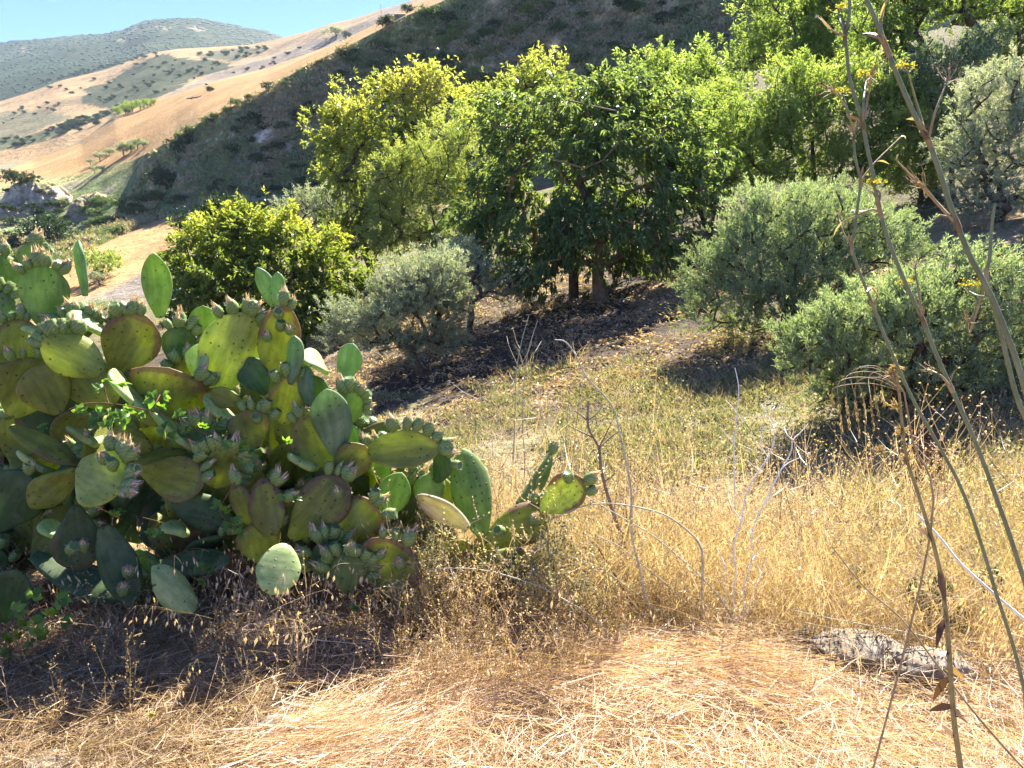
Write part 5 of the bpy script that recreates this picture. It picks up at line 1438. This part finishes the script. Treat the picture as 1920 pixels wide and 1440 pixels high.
cane('dead_sapling', 'bare dead brown sapling with forked top standing in the grass', [(1103, 752), (1103, 800), (1123, 840), (1127, 880), (1140, 930), (1160, 990), (1166, 1002), (1172, 1055), (1190, 1105), (1212, 1165)], 3.35, 3.25, 0.013, 0.005, plain_mat('grey_brown_bark', (0.13, 0.09, 0.07), (0.30, 0.23, 0.18), 25.0, 0.85, 0.4), 'sapling',
     [[(1103, 790), (1085, 775), (1070, 768)], [(1103, 790), (1120, 775), (1130, 760)], [(1112, 818), (1080, 805), (1056, 792)], [(1122, 838), (1145, 820), (1162, 808)], [(1123, 840), (1138, 810), (1147, 790)], [(1165, 998), (1175, 980), (1172, 930)], [(1135, 905), (1150, 890), (1165, 870)]])
cane('dead_stick', 'dark rusty leaning stick beside the dead sapling', [(1120, 1025), (1140, 1058), (1160, 1090), (1190, 1145), (1214, 1195)], 2.95, 2.85, 0.006, 0.003, M_RUST)
cane('fennel_stalk', 'lone thin fennel stem bent over at its tip, left of the white twigs', [(1040, 637), (1060, 641), (1080, 667), (1100, 707), (1147, 760), (1163, 817), (1177, 880), (1184, 930), (1185, 1005), (1200, 1067), (1207, 1105), (1222, 1155), (1238, 1208)], 2.8, 2.78, 0.0065, 0.0022, M_CANE, 'stalk',
     [[(1100, 712), (1090, 712), (1075, 706)], [(1080, 667), (1076, 655), (1074, 640)]])
for k, (lab, pts, Y0, Y1, r) in enumerate([
    ('pale cane arching over and down to the right, tallest of the arching canes', [(1030, 976), (1087, 951), (1140, 944), (1200, 952), (1250, 967), (1295, 1000), (1312, 1022), (1317, 1045), (1316, 1130), (1310, 1214)], 2.9, 2.75, 0.0058),
    ('long straight cane slanting from the yellow cactus pad to the white twigs', [(1100, 932), (1175, 975), (1225, 1005), (1282, 1052), (1320, 1087), (1350, 1122), (1394, 1192)], 2.95, 2.75, 0.0046),
    ('short cane slanting down below the long straight one', [(1120, 1005), (1162, 1025), (1212, 1065), (1255, 1100), (1298, 1140)], 2.9, 2.85, 0.0044),
    ('cane slanting out of the cactus at middle height', [(1000, 1025), (1062, 1042), (1120, 1062), (1155, 1085), (1212, 1127), (1268, 1170)], 2.85, 2.8, 0.0042),
    ('lowest slanting cane in front of the yellowed cactus pads', [(800, 1066), (900, 1068), (1000, 1095), (1050, 1120), (1100, 1150), (1150, 1195), (1190, 1234)], 2.75, 2.62, 0.0042)]):
    cane('arching_cane', lab, pts, Y0, Y1, r, 0.0022, M_CANE, 'cane', (), 'arching canes by the cactus')
WH = [
    ('tallest bleached white twig with zigzag forks in the middle of the grass', [(1515, 795), (1500, 812), (1487, 825), (1482, 850), (1465, 880), (1452, 905), (1432, 945), (1410, 997), (1409, 1052), (1394, 1100), (1395, 1130), (1392, 1200)], [[(1465, 880), (1478, 868), (1500, 858)], [(1432, 945), (1450, 930), (1470, 915)], [(1487, 825), (1476, 815), (1470, 800)], [(1409, 1052), (1425, 1030), (1440, 1000)]]),
    ('bleached white twig leaning right, left neighbour of the tallest white twig', [(1426, 757), (1437, 775), (1450, 802), (1451, 825), (1440, 857), (1415, 895), (1397, 935), (1390, 975), (1376, 1025), (1380, 1075), (1375, 1125), (1386, 1196)], [[(1451, 800), (1460, 790), (1468, 780)], [(1440, 857), (1426, 830), (1435, 772)], [(1435, 800), (1448, 770), (1453, 762)], [(1390, 975), (1372, 950), (1365, 925)]]),
    ('short white twig left of the tall white ones', [(1345, 1030), (1358, 1060), (1360, 1110), (1366, 1150), (1372, 1190)], [[(1358, 1060), (1372, 1045), (1380, 1030)]]),
    ('thin white twig leaning left from the foot of the white twigs', [(1272, 1082), (1290, 1118), (1310, 1142), (1330, 1175), (1345, 1200)], []),
    ('white twig with small fork right of the tallest one', [(1440, 1040), (1428, 1075), (1415, 1105), (1402, 1150), (1408, 1198)], [[(1428, 1075), (1420, 1060), (1416, 1040)]])]
for lab, pts, tw in WH:
    cane('white_twig', lab, pts, 2.95, 2.78, 0.0040, 0.0017, M_WHITE, 'twig', tw, 'bleached twigs in the grass')
cane('grey_twig', 'grey twig fork against the dark olive shade', [(1378, 690), (1385, 730), (1380, 790), (1376, 850), (1378, 960), (1372, 1080)], 3.9, 3.6, 0.005, 0.0018, M_WHITE, 'twig', [[(1382, 770), (1372, 762), (1360, 750)], [(1379, 800), (1392, 790), (1400, 770)], [(1376, 840), (1362, 815), (1350, 800)]])
cane('dry_stalk', 'pair of tall thin dry stems in the clearing, the left one', [(992, 590), (978, 640), (968, 700), (966, 780), (962, 860), (955, 960), (950, 1040)], 4.6, 4.3, 0.0055, 0.002, M_CANE, 'stalk', [[(975, 660), (968, 640), (962, 615)], [(968, 700), (985, 670), (998, 640)], [(970, 690), (955, 650), (950, 630)], [(967, 760), (985, 730), (1000, 700)]])
cane('dry_stalk', 'pair of tall thin dry stems in the clearing, the right one', [(1008, 600), (990, 660), (982, 720), (980, 800), (984, 880), (975, 960), (972, 1040)], 4.6, 4.3, 0.0055, 0.002, M_CANE, 'stalk', [[(985, 690), (1000, 665), (1015, 640)], [(982, 740), (965, 720), (955, 700)]])
cane('dry_stalk', 'thin dry stem with side twigs right of the bent fennel stem', [(1072, 700), (1066, 760), (1060, 830), (1050, 900), (1040, 980)], 4.2, 4.0, 0.004, 0.0016, M_CANE, 'stalk', [[(1064, 780), (1085, 755), (1095, 740)], [(1060, 830), (1048, 800), (1040, 790)]])
cane('leaning_stem', 'long pale stem leaning across the grass at lower right', [(1720, 965), (1760, 1005), (1800, 1055), (1860, 1110), (1925, 1165), (1960, 1195)], 2.0, 1.85, 0.0046, 0.0028, M_WHITE, 'stalk')
cane('leaning_stem', 'straw coloured stem crossing from the rocks to the lower right corner', [(1560, 1025), (1620, 1100), (1690, 1160), (1760, 1250), (1830, 1340), (1900, 1420), (1940, 1460)], 2.05, 1.75, 0.0042, 0.0018, M_TAN, 'stalk')
cane('leaning_stem', 'green dry stem lying level above the pale rocks', [(1490, 1145), (1560, 1160), (1640, 1175), (1740, 1195), (1830, 1235), (1880, 1275)], 2.6, 2.45, 0.0034, 0.0016, M_CANE, 'stalk', (), None, 6, True)

# --- thistle stalk with withered leaves, drooping grass head
tb = pxpath([(1680, 690), (1686, 740), (1692, 800), (1700, 860), (1718, 915), (1740, 985), (1758, 1050), (1770, 1120), (1778, 1200), (1784, 1290), (1790, 1360), (1802, 1445)], 1.75, 1.70)
zb = float(h(tb[-1][0], tb[-1][1])); tb = np.vstack([tb, [tb[-1][0] + 0.01, tb[-1][1], zb - 0.02]])
loc = tb[-1].copy()
th = thing('thistle_stalk', 'tall dry thistle stalk with withered brown leaves near the lower right corner', 'thistle', loc)
st = part_tube('stem', th, loc, tb, 0.0026, 0.0070, plain_mat('thistle_stem', (0.20, 0.16, 0.06), (0.36, 0.29, 0.13), 30.0, 0.7, 0.2), 8)
for (px, py) in [(1755, 1160), (1768, 1130), (1760, 1230), (1755, 1270), (1800, 1320), (1770, 1330), (1800, 1350), (1775, 1390), (1790, 1240), (1745, 1010), (1765, 1060)]:
    i = int(np.argmin([(proj(q)[1] - py) ** 2 for q in tb[:-1]])); m = MB()
    d = np.array(((px - proj(tb[i])[0]) * 0.03, rs.normal() * 0.3, rs.normal() * 0.4 - 0.1))
    sheath(m, tb[i] - loc, d, rs.uniform(0.035, 0.07), 0.018, rs, 0.7, 0, rs.random())
    obj('withered_leaf', m.mesh('withered_leaf', [M_DEADL]), th)
for (px, py) in [(1680, 690), (1678, 760), (1690, 808), (1700, 862), (1650, 845), (1672, 700)]:
    p = P(px, py, 1.74); m = MB()
    for q in range(46): spindle(m, p - loc + rs.normal(size=3) * 0.004, unit(rs.normal(size=3) + (0, 0, 0.2)), rs.uniform(0.010, 0.022), 0.0016, rs, 0, rs.random())
    obj('seed_head', m.mesh('seed_head', [M_FLEAF]), th)
droot = P(1695, 735, 1.73)
dr = thing('drooping_grass', 'dry grass head with hanging tan tassels against the dark olive', 'grass', (droot[0], droot[1], float(h(droot[0], droot[1]))))
dl = np.array(dr.location)
base_stem = smooth_path([dl + np.array((0.03, 0.05, 0)), P(1745, 1000, 1.74), P(1712, 830, 1.74), droot], 5)
part_tube('stem', dr, dl, base_stem, 0.003, 0.0018, M_TAN, 6)
for (ex, ey, top) in [(1580, 808, (1575, 715)), (1594, 800, (1588, 705)), (1612, 815, (1596, 698)), (1625, 795, (1605, 695)), (1640, 805, (1630, 705)), (1648, 775, (1640, 712)), (1565, 755, (1570, 725)), (1660, 757, (1655, 712)), (1610, 788, (1608, 715))]:
    c = smooth_path([droot, P((1695 + top[0]) / 2, top[1] - 6, 1.73 + rs.normal() * 0.02), P(*top, 1.73 + rs.normal() * 0.04), P(ex - 6, (ey + top[1]) / 2, 1.73 + rs.normal() * 0.04), P(ex, ey, 1.73 + rs.normal() * 0.03)], 5)
    a = part_tube('tassel', dr, dl, c, 0.0010, 0.0006, M_TAN, 5)
    m = MB()
    for q in range(26):
        i = len(c) - 1 - q % 6; p = c[i] + (c[i - 1] - c[i]) * rs.random()
        spindle(m, p - dl, unit(np.array((rs.normal() * 0.18, rs.normal() * 0.18, -1))), 0.013, 0.0016, rs, 0, rs.random())
    obj('seeds', m.mesh('seeds', [M_FLEAF]), a)

# --- bramble runner over the cactus
leafp = []
for s in range(3):
    rng = np.random.default_rng(760 + s); m = MB()
    for k in range(5):
        a = (k - 2) * 0.75 + rng.normal() * 0.12; d = np.array((math.sin(a), 0.25 * rng.normal(), math.cos(a) + 0.1)); d = d / np.linalg.norm(d); Ln = (0.05 if k == 2 else 0.042) * rng.uniform(0.85, 1.1)
        sd = np.cross(d, (0, -1.0, 0)); sd /= np.linalg.norm(sd); nn = np.cross(sd, d)
        t = np.array([0.0, 0.15, 0.4, 0.65, 0.88, 1.0]); wv = np.array([0.02, 0.30, 0.46, 0.36, 0.16, 0.0]) * Ln * 0.72
        c = d * (Ln * t)[:, None] + nn * (t ** 2 * -0.012)[:, None]
        v = np.concatenate([c - sd * wv[:, None] + nn * wv[:, None] * 0.3, c, c + sd * wv[:, None] + nn * wv[:, None] * 0.3])
        m.add(v, [[q, q + 1, 7 + q, 6 + q] for q in range(5)] + [[6 + q, 7 + q, 13 + q, 12 + q] for q in range(5)], 0, np.clip(rng.normal(0.55, 0.2), 0, 1))
    leafp.append(m.mesh('vine_leaf', [M_VINE]))
def vine(label, stems, lv, Y):
    root = None; rng = np.random.default_rng(int(stems[0][0][0]) + 5)
    b = P(*stems[0][0], Y); root = thing('bramble_vine', label, 'vine', b)
    for sp in stems:
        c = smooth_path([P(px, py, Y + rng.normal() * 0.02) for px, py in sp], 4); part_tube('stem', root, b, c, 0.0026, 0.0012, M_RUST, 6)
    for (px, py, s) in lv:
        p = P(px, py, Y - 0.03 + rng.normal() * 0.03)
        M = Matrix.Translation(Vector(p - b)) @ Matrix.Rotation(rng.normal() * 0.5, 4, 'Z') @ Matrix.Rotation(rng.normal() * 0.5 - 0.5, 4, 'X') @ Matrix.Rotation(rng.normal() * 0.9, 4, 'Y') @ Matrix.Scale(s * 0.8 * rng.uniform(0.85, 1.15), 4)
        obj('leaf', leafp[int(rng.integers(3))], root, M)
vine('bramble runner with bright green leaves trailing across the middle of the cactus',
     [[(130, 768), (160, 757), (210, 757), (280, 770), (340, 790), (400, 822), (450, 850), (500, 880)], [(195, 725), (200, 745), (205, 757)], [(300, 740), (290, 760), (285, 770)]],
     [(200, 712, 1.1), (222, 720, 1.2), (186, 728, 0.9), (183, 772, 1.1), (205, 778, 1.1), (228, 782, 1.2), (288, 748, 1.2), (308, 742, 1.0), (300, 765, 1.0), (335, 780, 0.9), (180, 792, 1.0), (200, 800, 1.1), (236, 795, 1.1), (308, 806, 1.2), (318, 820, 1.1), (240, 770, 0.9), (410, 802, 0.9), (430, 836, 0.9), (450, 842, 0.9), (466, 846, 0.9), (480, 860, 0.8), (380, 800, 0.9), (345, 808, 0.9), (270, 775, 0.8), (150, 772, 0.9), (75, 802, 0.9)], 2.86)
vine('small leafy vine hanging in the shade under the cactus fruit',
     [[(440, 905), (425, 930), (412, 960), (440, 990)], [(225, 950), (222, 965), (215, 985)], [(360, 1030), (372, 1060), (385, 1090)]],
     [(408, 950, 0.9), (420, 958, 0.9), (438, 978, 0.9), (445, 1000, 0.9), (428, 990, 0.9), (225, 960, 1.0), (212, 966, 0.8), (370, 1060, 0.9), (388, 1068, 0.9), (382, 1088, 0.8), (295, 1002, 0.9), (280, 1000, 0.8), (540, 830, 0.8), (530, 930, 0.8), (555, 935, 0.8), (660, 1140, 0.7)], 2.78)
vine('broad leaved weed climbing in the shade at the lower left edge',
     [[(10, 1440), (8, 1380), (15, 1300), (20, 1220), (60, 1150), (90, 1120)], [(20, 1220), (10, 1180), (5, 1150)]],
     [(12, 1268, 1.5), (22, 1302, 1.4), (8, 1355, 1.4), (18, 1400, 1.5), (60, 1120, 1.2), (80, 1160, 1.2), (110, 1122, 1.2), (40, 1175, 1.2), (70, 1190, 1.1), (30, 1145, 1.1), (95, 1150, 1.0), (55, 1210, 1.1), (5, 1225, 1.3), (120, 1165, 1.0), (25, 1200, 1.1)], 2.45)

# --- rocks
def rock(label, px, py, rx, ry, seed, group=None, amp=0.38, lift=0.0):
    p = hit(px, py); m = mpp(p); v, f = lump(seed, 1, amp, 4); v = v + 0.10 * np.round(noise(v, 3.5, seed + 3, 2)[:, None] * 3) / 3 * v
    v = v * np.array((rx, (rx + ry) * 0.5, ry)) * m
    o = obj('rock', mesh_np('rock', v, f, M_ROCK, True)); o.location = tuple(p + np.array((0, 0, 0.25 * ry * m * 0.2 + lift)))
    return tag(o, label, 'rock', group)
rock('pale rounded rock in the straw at lower left', 525, 1385, 50, 42, 601)
rock('smaller pale rock right of the rounded one in the straw', 585, 1412, 50, 24, 602)
rock('grey flat stone in the bottom left corner', 95, 1436, 60, 20, 603)
rock('long flat pale rock at the path edge on the right', 1605, 1238, 80, 20, 604, 'pale rocks along the path edge', 0.4, 0.05)
rock('low pale rock at the right end of the path edge rocks', 1735, 1268, 80, 20, 605, 'pale rocks along the path edge', 0.4, 0.05)
rock('jagged small rock at the left end of the path edge rocks', 1510, 1212, 30, 18, 606, 'pale rocks along the path edge', 0.5, 0.03)
rock('small rock between the jagged one and the long flat rock', 1555, 1215, 26, 16, 607, 'pale rocks along the path edge', 0.5, 0.03)
rock('brown stone lying alone on the clearing', 1274, 757, 9, 11, 608)

# --- old stump under the nearest olive
sp_ = hit(1728, 905); sm_ = mpp(sp_); stump = thing('tree_stump', 'dark brown old stump at the foot of the nearest olive', 'stump', sp_)
na, nr = 26, 14; aa = np.arange(na) * 2 * np.pi / na; tt_ = np.linspace(0, 1, nr)
cyl = np.stack([np.cos(aa)[None, :] * np.ones((nr, 1)), np.sin(aa)[None, :] * np.ones((nr, 1)), tt_[:, None] * 3 * np.ones((1, na))], -1)
rad_s = (44 - 18 * ss(0, 0.5, tt_) + 4 * tt_)[:, None] * (1 + 0.42 * noise(cyl, 1.1, 660, 3) + 0.16 * noise(cyl, 3.2, 661, 2)) * sm_
sv = np.stack([np.cos(aa)[None, :] * rad_s, np.sin(aa)[None, :] * rad_s, (tt_[:, None] * 100 + 16 * noise(cyl, 0.9, 662, 2) * tt_[:, None]) * sm_ - 0.03], -1).reshape(-1, 3)
ii = np.arange(nr - 1)[:, None] * na; jj = np.arange(na)[None, :]; j2_ = (jj + 1) % na
mb = MB(); mb.add(np.vstack([sv, [[0, 0, 62 * sm_]]]), np.stack([ii + jj, ii + j2_, ii + na + j2_, ii + na + jj], -1).reshape(-1, 4))
mb.add(np.vstack([sv[-na:], [[0, 0, 55 * sm_]]]), [[q, (q + 1) % na, na] for q in range(na)])
obj('wood', mb.mesh('stump_wood', [plain_mat('old_stump_wood', (0.05, 0.028, 0.018), (0.17, 0.095, 0.055), 14.0, 0.9, 0.9)]), stump)

# --- lone flowers in the straw
def daisy(label, px, py, Y, mat, r):
    p = P(px, py, Y); gz = float(h(p[0], p[1])); b = np.array((p[0] + 0.005, p[1], gz))
    root = thing('small_flower', label, 'flower', b)
    part_tube('stem', root, b, smooth_path([b, (b + p) / 2 + np.array((0.006, 0, 0)), p], 4), 0.0012, 0.0009, M_CANE, 5)
    m = MB()
    for k in range(22):
        a = k * 2.4; d = unit(np.array((math.cos(a), -0.5 + 0.3 * math.sin(k), math.sin(a) + 0.3))); spindle(m, p - b, d, r * rs.uniform(0.7, 1.1), r * 0.13, rs, 0, rs.random())
    obj('petals', m.mesh('petals', [mat]), root)
daisy('small bright yellow flower in the shaded straw', 285, 1340, 2.12, M_YFLOWER, 0.014)
daisy('tiny pale pink flower left of the yellow one', 187, 1362, 2.08, leaf_mat('pale_pink_petal', (0.7, 0.52, 0.47), (0.8, 0.65, 0.6), (0.85, 0.75, 0.7), 0.3, 1.0), 0.008)

# ================================================================== FAR DETAILS
ORD = ['leftmost', 'second from the left', 'third from the left', 'fourth from the left', 'fifth from the left', 'sixth from the left', 'seventh from the left', 'eighth from the left', 'ninth from the left', 'tenth from the left', 'eleventh from the left', 'twelfth from the left']
def sc_list(name, kind, lst, label, cat, group, tall=1.0):
    lst = sorted(lst)
    for k, (px, py, w) in enumerate(lst): far_plant(name, kind, px, py, w, label + (', ' + ORD[k] if len(lst) <= 12 else ''), cat, group, tall)
far_plant('round_bush', 'dark', 38, 349, 46, 'round dark tree on top of the pale clay hillock', 'tree', None, 1.0, 0)
far_plant('round_bush', 'dark', 82, 460, 88, 'big dark round bush left of the golden field, above the cactus', 'bush', None, 0.9, 1)
far_plant('round_bush', 'scrub', 45, 500, 60, 'grey green bush below the big dark round bush', 'bush')
far_plant('round_bush', 'dark', 313, 355, 52, 'dark bush on the face of the grassy hillock', 'bush', None, 1.0)
far_plant('round_bush', 'dark', 347, 285, 45, 'dark bush at the left end of the cliff', 'bush', None, 1.2)
far_plant('lone_tree', 'lime', 193, 524, 66, 'lone green tree on the small golden field', 'tree', None, 0.95)
far_plant('lone_tree', 'olive', 186, 535, 34, 'small olive in front of the lone tree on the golden field', 'tree', None, 0.85)
far_plant('round_bush', 'olive', 200, 605, 50, 'grey bush between the cactus and the golden field', 'bush')
far_plant('round_bush', 'dark', 503, 169, 24, 'small dark round bush on the edge of the golden field', 'bush', None, 1.0)
far_plant('round_bush', 'dark', 727, 52, 34, 'dark bush on the golden hill crest by the hut', 'bush', None, 0.8)
far_plant('round_bush', 'dark', 764, 24, 20, 'dark tree on the skyline right of the hut', 'tree', None, 1.2)
far_plant('round_bush', 'dark', 649, 72, 18, 'dark bush left of the hut on the golden hill', 'bush', None, 1.0)
far_plant('round_bush', 'olive', 630, 68, 34, 'pale grey tree clump on the golden hill', 'bush', None, 0.5)
far_plant('round_bush', 'dark', 393, 172, 15, 'tiny round tree by the ruined wall', 'tree', None, 0.9)
sc_list('poplar', 'lime', [(222, 216, 16), (236, 213, 18), (249, 210, 20), (263, 206, 18), (276, 202, 16), (288, 197, 12)], 'light green tree in the row behind the golden field', 'tree', 'row of light green trees', 1.1)
sc_list('valley_olive', 'olive', [(170, 310, 14), (188, 303, 20), (205, 292, 16), (232, 293, 26), (246, 287, 24), (258, 280, 22), (270, 278, 16), (178, 325, 16), (192, 322, 14)], 'small olive tree on the green rim above the hillock', 'tree', 'olives on the hillock rim')
sc_list('valley_bush', 'scrub', [(float(x), float(y), float(w)) for x, y, w in zip(rs.uniform(110, 375, 46), rs.uniform(372, 470, 46), rs.uniform(18, 40, 46)) if not (y > 470 - (x - 140) * 0.36 and x > 130)], 'low green scrub bush on the valley slope', 'bush', 'scrub bushes on the valley slope', 0.7)
sc_list('valley_bush', 'dark', [(255, 395, 26), (230, 420, 30), (275, 378, 24), (345, 380, 30), (410, 378, 30), (430, 382, 26), (455, 385, 30), (480, 383, 30), (505, 386, 30), (130, 480, 32), (150, 470, 30), (170, 462, 28), (20, 420, 30), (5, 392, 26), (28, 398, 22), (60, 392, 24), (92, 388, 24), (112, 400, 20), (75, 362, 16), (15, 360, 16), (100, 366, 14), (15, 470, 40), (100, 425, 26), (70, 400, 22)], 'dark scrub bush along the valley and cliff foot', 'bush', 'dark scrub along the cliff foot', 0.75)
sc_list('grove_olive', 'olive', [(470, 398, 40), (505, 402, 44), (545, 398, 40), (590, 404, 46), (630, 398, 40)], 'far grey olive at the foot of the cliff', 'tree', 'far olives at the cliff foot', 0.9)
# bushes along the cliff lip and on its face
lip = [(360, 250, 26), (385, 228, 22), (400, 222, 20), (425, 210, 20), (445, 198, 24), (470, 186, 20), (540, 152, 16), (600, 118, 14)]
sc_list('cliff_bush', 'scrub', lip, 'green bush along the lip of the shaded cliff', 'bush', 'bushes on the cliff lip', 0.8)
face = [(float(x), float(y), float(w)) for x, y, w in zip(rs.uniform(640, 1390, 110), rs.uniform(2, 215, 110), rs.uniform(16, 44, 110)) if y > 95 - (x - 640) * 0.5 + 12]
sc_list('cliff_bush', 'scrub', [q for k, q in enumerate(face) if k % 5], 'grey green bush clinging to the cliff face', 'bush', 'bushes on the cliff face', 0.75)
sc_list('cliff_bush', 'dark', [q for k, q in enumerate(face) if k % 5 == 0] + [(float(x), float(y), float(w)) for x, y, w in zip(rs.uniform(375, 640, 40), rs.uniform(190, 375, 40), rs.uniform(16, 36, 40)) if y > 262 - (x - 340) * 0.55], 'dark bush in the shade of the cliff face', 'bush', 'dark bushes on the cliff face', 0.75)
sc_list('cliff_bush', 'lime', [(835, 90, 40), (860, 75, 36), (900, 120, 34), (890, 150, 40), (930, 100, 30), (960, 75, 36), (980, 60, 30), (870, 60, 30), (800, 70, 26), (990, 30, 34), (1010, 15, 34), (880, 165, 36)], 'light green creeper patch on the cliff face', 'bush', 'light green patches on the cliff', 0.6)
# bushes on the far hills
fb = []
for poly, cnt, wr in (([(152, 186), (255, 122), (300, 104), (435, 116), (340, 162), (230, 204)], 60, (4, 9)), ([(365, 102), (500, 88), (512, 94), (440, 113)], 24, (5, 10)), ([(0, 262), (100, 240), (212, 203), (225, 212), (120, 250), (0, 285)], 34, (6, 13)), ([(0, 235), (60, 170), (200, 130), (150, 180), (100, 215)], 22, (4, 10)), ([(300, 190), (560, 90), (640, 60), (500, 130)], 14, (4, 9)), ([(90, 240), (230, 200), (240, 212), (120, 260)], 20, (8, 15)), ([(60, 160), (280, 98), (330, 92), (200, 130)], 26, (5, 9))):
    xs = [q[0] for q in poly]; ys2 = [q[1] for q in poly]; c = 0
    while c < cnt:
        x, y = rs.uniform(min(xs), max(xs)), rs.uniform(min(ys2), max(ys2))
        if inpoly(np.array([x]), np.array([y]), poly)[0]: fb.append((x, y, rs.uniform(*wr))); c += 1
sc_list('hill_bush', 'dark', fb, 'tiny dark bush dotted over the far hills', 'bush', 'bushes dotted over the far hills', 0.85)

# woodland on the mountain: one mass
pts = []
tries = 0
while len(pts) < 5200 and tries < 20000:
    tries += 1
    k = rs.uniform(-0.95, -0.22); yv = rs.uniform(900, 2150) ; z = drop(k * yv, yv)
    if z is not None: pts.append((k * yv, yv, z))
pts = np.array(pts); lv, lf = lump(640, 1, 0.5, 0)
n = len(pts); s = rs.uniform(2.0, 5.5, n) * (pts[:, 1] / 1600)
V = (pts[:, None, :] + lv[None] * np.stack([s, s, s * 0.62], -1)[:, None, :]).reshape(-1, 3)
F = (lf[None] + (np.arange(n) * len(lv))[:, None, None]).reshape(-1, 3)
o = obj('mountain_woodland', mesh_np('mountain_woodland', V, F, M_DARKB, False, {'tint': np.repeat(np.clip(rs.normal(0.42, 0.25, n), 0, 1), len(lv))}))
tag(o, 'blue green woodland covering the distant mountain', 'woodland', kind='stuff')

# hut and pole on the hill crest, ruined wall, teal netting
M_WALL = plain_mat('hut_wall', (0.24, 0.20, 0.16), (0.33, 0.28, 0.23), 2.0, 0.9, 0.3)
M_ROOF = plain_mat('hut_roof', (0.2, 0.15, 0.11), (0.28, 0.2, 0.15), 2.0, 0.9, 0.3)
def boxv(cx, cy, cz, sx, sy, sz):
    v = np.array([(x, y, z) for x in (-1, 1) for y in (-1, 1) for z in (-1, 1)], float) * np.array((sx, sy, sz)) / 2 + np.array((cx, cy, cz))
    return v, np.array([[0, 1, 3, 2], [4, 6, 7, 5], [0, 4, 5, 1], [2, 3, 7, 6], [0, 2, 6, 4], [1, 5, 7, 3]])
p = hit(750, 34)
if p is not None:
    m = mpp(p); hut = thing('hut', 'small stone hut with a low roof on the golden hill crest', 'hut', p)
    W, D, H = 20 * m, 12 * m, 5.5 * m
    mb = MB(); mb.add(*boxv(0, 0, H / 2 - 0.5, W, D, H + 1)); mb.add(*boxv(-W * 0.2, -D / 2 - 0.02, H * 0.35, W * 0.12, 0.1, H * 0.7), 1); obj('wall', mb.mesh('wall', [M_WALL, M_RUST], False), hut)
    mb = MB(); mb.add(np.array([(-W * .55, -D * .6, H), (W * .55, -D * .6, H), (W * .55, D * .6, H), (-W * .55, D * .6, H), (-W * .55, 0, H + 2.6 * m), (W * .55, 0, H + 2.6 * m)]), [[0, 1, 5, 4], [2, 3, 4, 5], [0, 3, 2, 1]]); mb.add(np.array([(-W * .55, -D * .6, H), (-W * .55, D * .6, H), (-W * .55, 0, H + 2.6 * m), (W * .55, -D * .6, H), (W * .55, D * .6, H), (W * .55, 0, H + 2.6 * m)]), [[0, 2, 1], [3, 4, 5]]); obj('roof', mb.mesh('roof', [M_ROOF], False), hut)
p = hit(716, 26)
if p is not None:
    m = mpp(p); pole = thing('utility_pole', 'thin leaning pole on the skyline left of the hut', 'pole', p)
    part_tube('post', pole, p, np.array([p - (0, 0, 0.3), p + np.array((-1.2 * m, 0, 8 * m)), p + np.array((-3 * m, 0, 17 * m))]), 0.45 * m, 0.3 * m, M_DSTEM, 6)
    part_tube('crossbar', pole, p, np.array([p + np.array((-4.6 * m, 0, 15 * m)), p + np.array((-2.8 * m, 0, 15.4 * m)), p + np.array((-1.0 * m, 0, 15.8 * m))]), 0.25 * m, 0.25 * m, M_DSTEM, 5)
p = hit(365, 186)
m = mpp(p); rw = thing('ruined_wall', 'low ruined stone wall at the edge of the golden field', 'wall', p)
for k in range(9):
    v, f = lump(650 + k, 1, 0.4, 1); o = obj('stone', mesh_np('stone', v * np.array((3.2, 2.2, 1.8)) * m * rs.uniform(0.7, 1.2), f, plain_mat('ruin_stone', (0.16, 0.12, 0.10), (0.34, 0.26, 0.2), 1.0) if k == 0 else MATS['ruin_stone'], False), rw)
    o.location = ((-14 + 3.4 * k) * m, rs.normal() * m, (0.6 + 0.5 * k * 0.8 + rs.random()) * m)
p = P(326, 520, 60); z = drop(p[0], p[1]); b = np.array((p[0], p[1], z))
n = 14; u = np.linspace(0, 1, n); gx, gz = np.meshgrid(u, u); m = mpp(p)
nv = np.stack([(gx - 0.5) * 26 * m, 0.4 * np.sin(gx * 5) + gz * 0.5, (gz * 26 * (1 - 0.5 * gx) + 3 * np.sin(gx * 3)) * m], -1).reshape(-1, 3)
net = thing('teal_netting', 'small piece of teal netting at the edge of the plowed field', 'netting', b)
so = obj('sheet', mesh_np('netting', nv, grid_faces(n, n), leaf_mat('teal_net', (0.05, 0.22, 0.2), (0.07, 0.28, 0.26), (0.1, 0.34, 0.3), 0.3, 1.0), True, {'tint': np.full(n * n, 0.5)}), net)
md = so.modifiers.new('thickness', 'SOLIDIFY'); md.thickness = 0.02

# ================================================================== HAZE
hm, nt, out = node_mat('valley_haze')
pv = N(nt, 'ShaderNodeVolumePrincipled'); pv.inputs['Color'].default_value = (0.62, 0.80, 1.0, 1); pv.inputs['Density'].default_value = 0.00007; pv.inputs['Anisotropy'].default_value = 0.2
nt.links.new(pv.outputs[0], out.inputs['Volume'])
hv, hf = boxv(0, 1150, 215, 9000, 3700, 470)
hz = obj('haze', mesh_np('haze', hv, hf, hm, False)); tag(hz, 'thin pale blue summer haze over the whole valley', 'haze', kind='stuff')
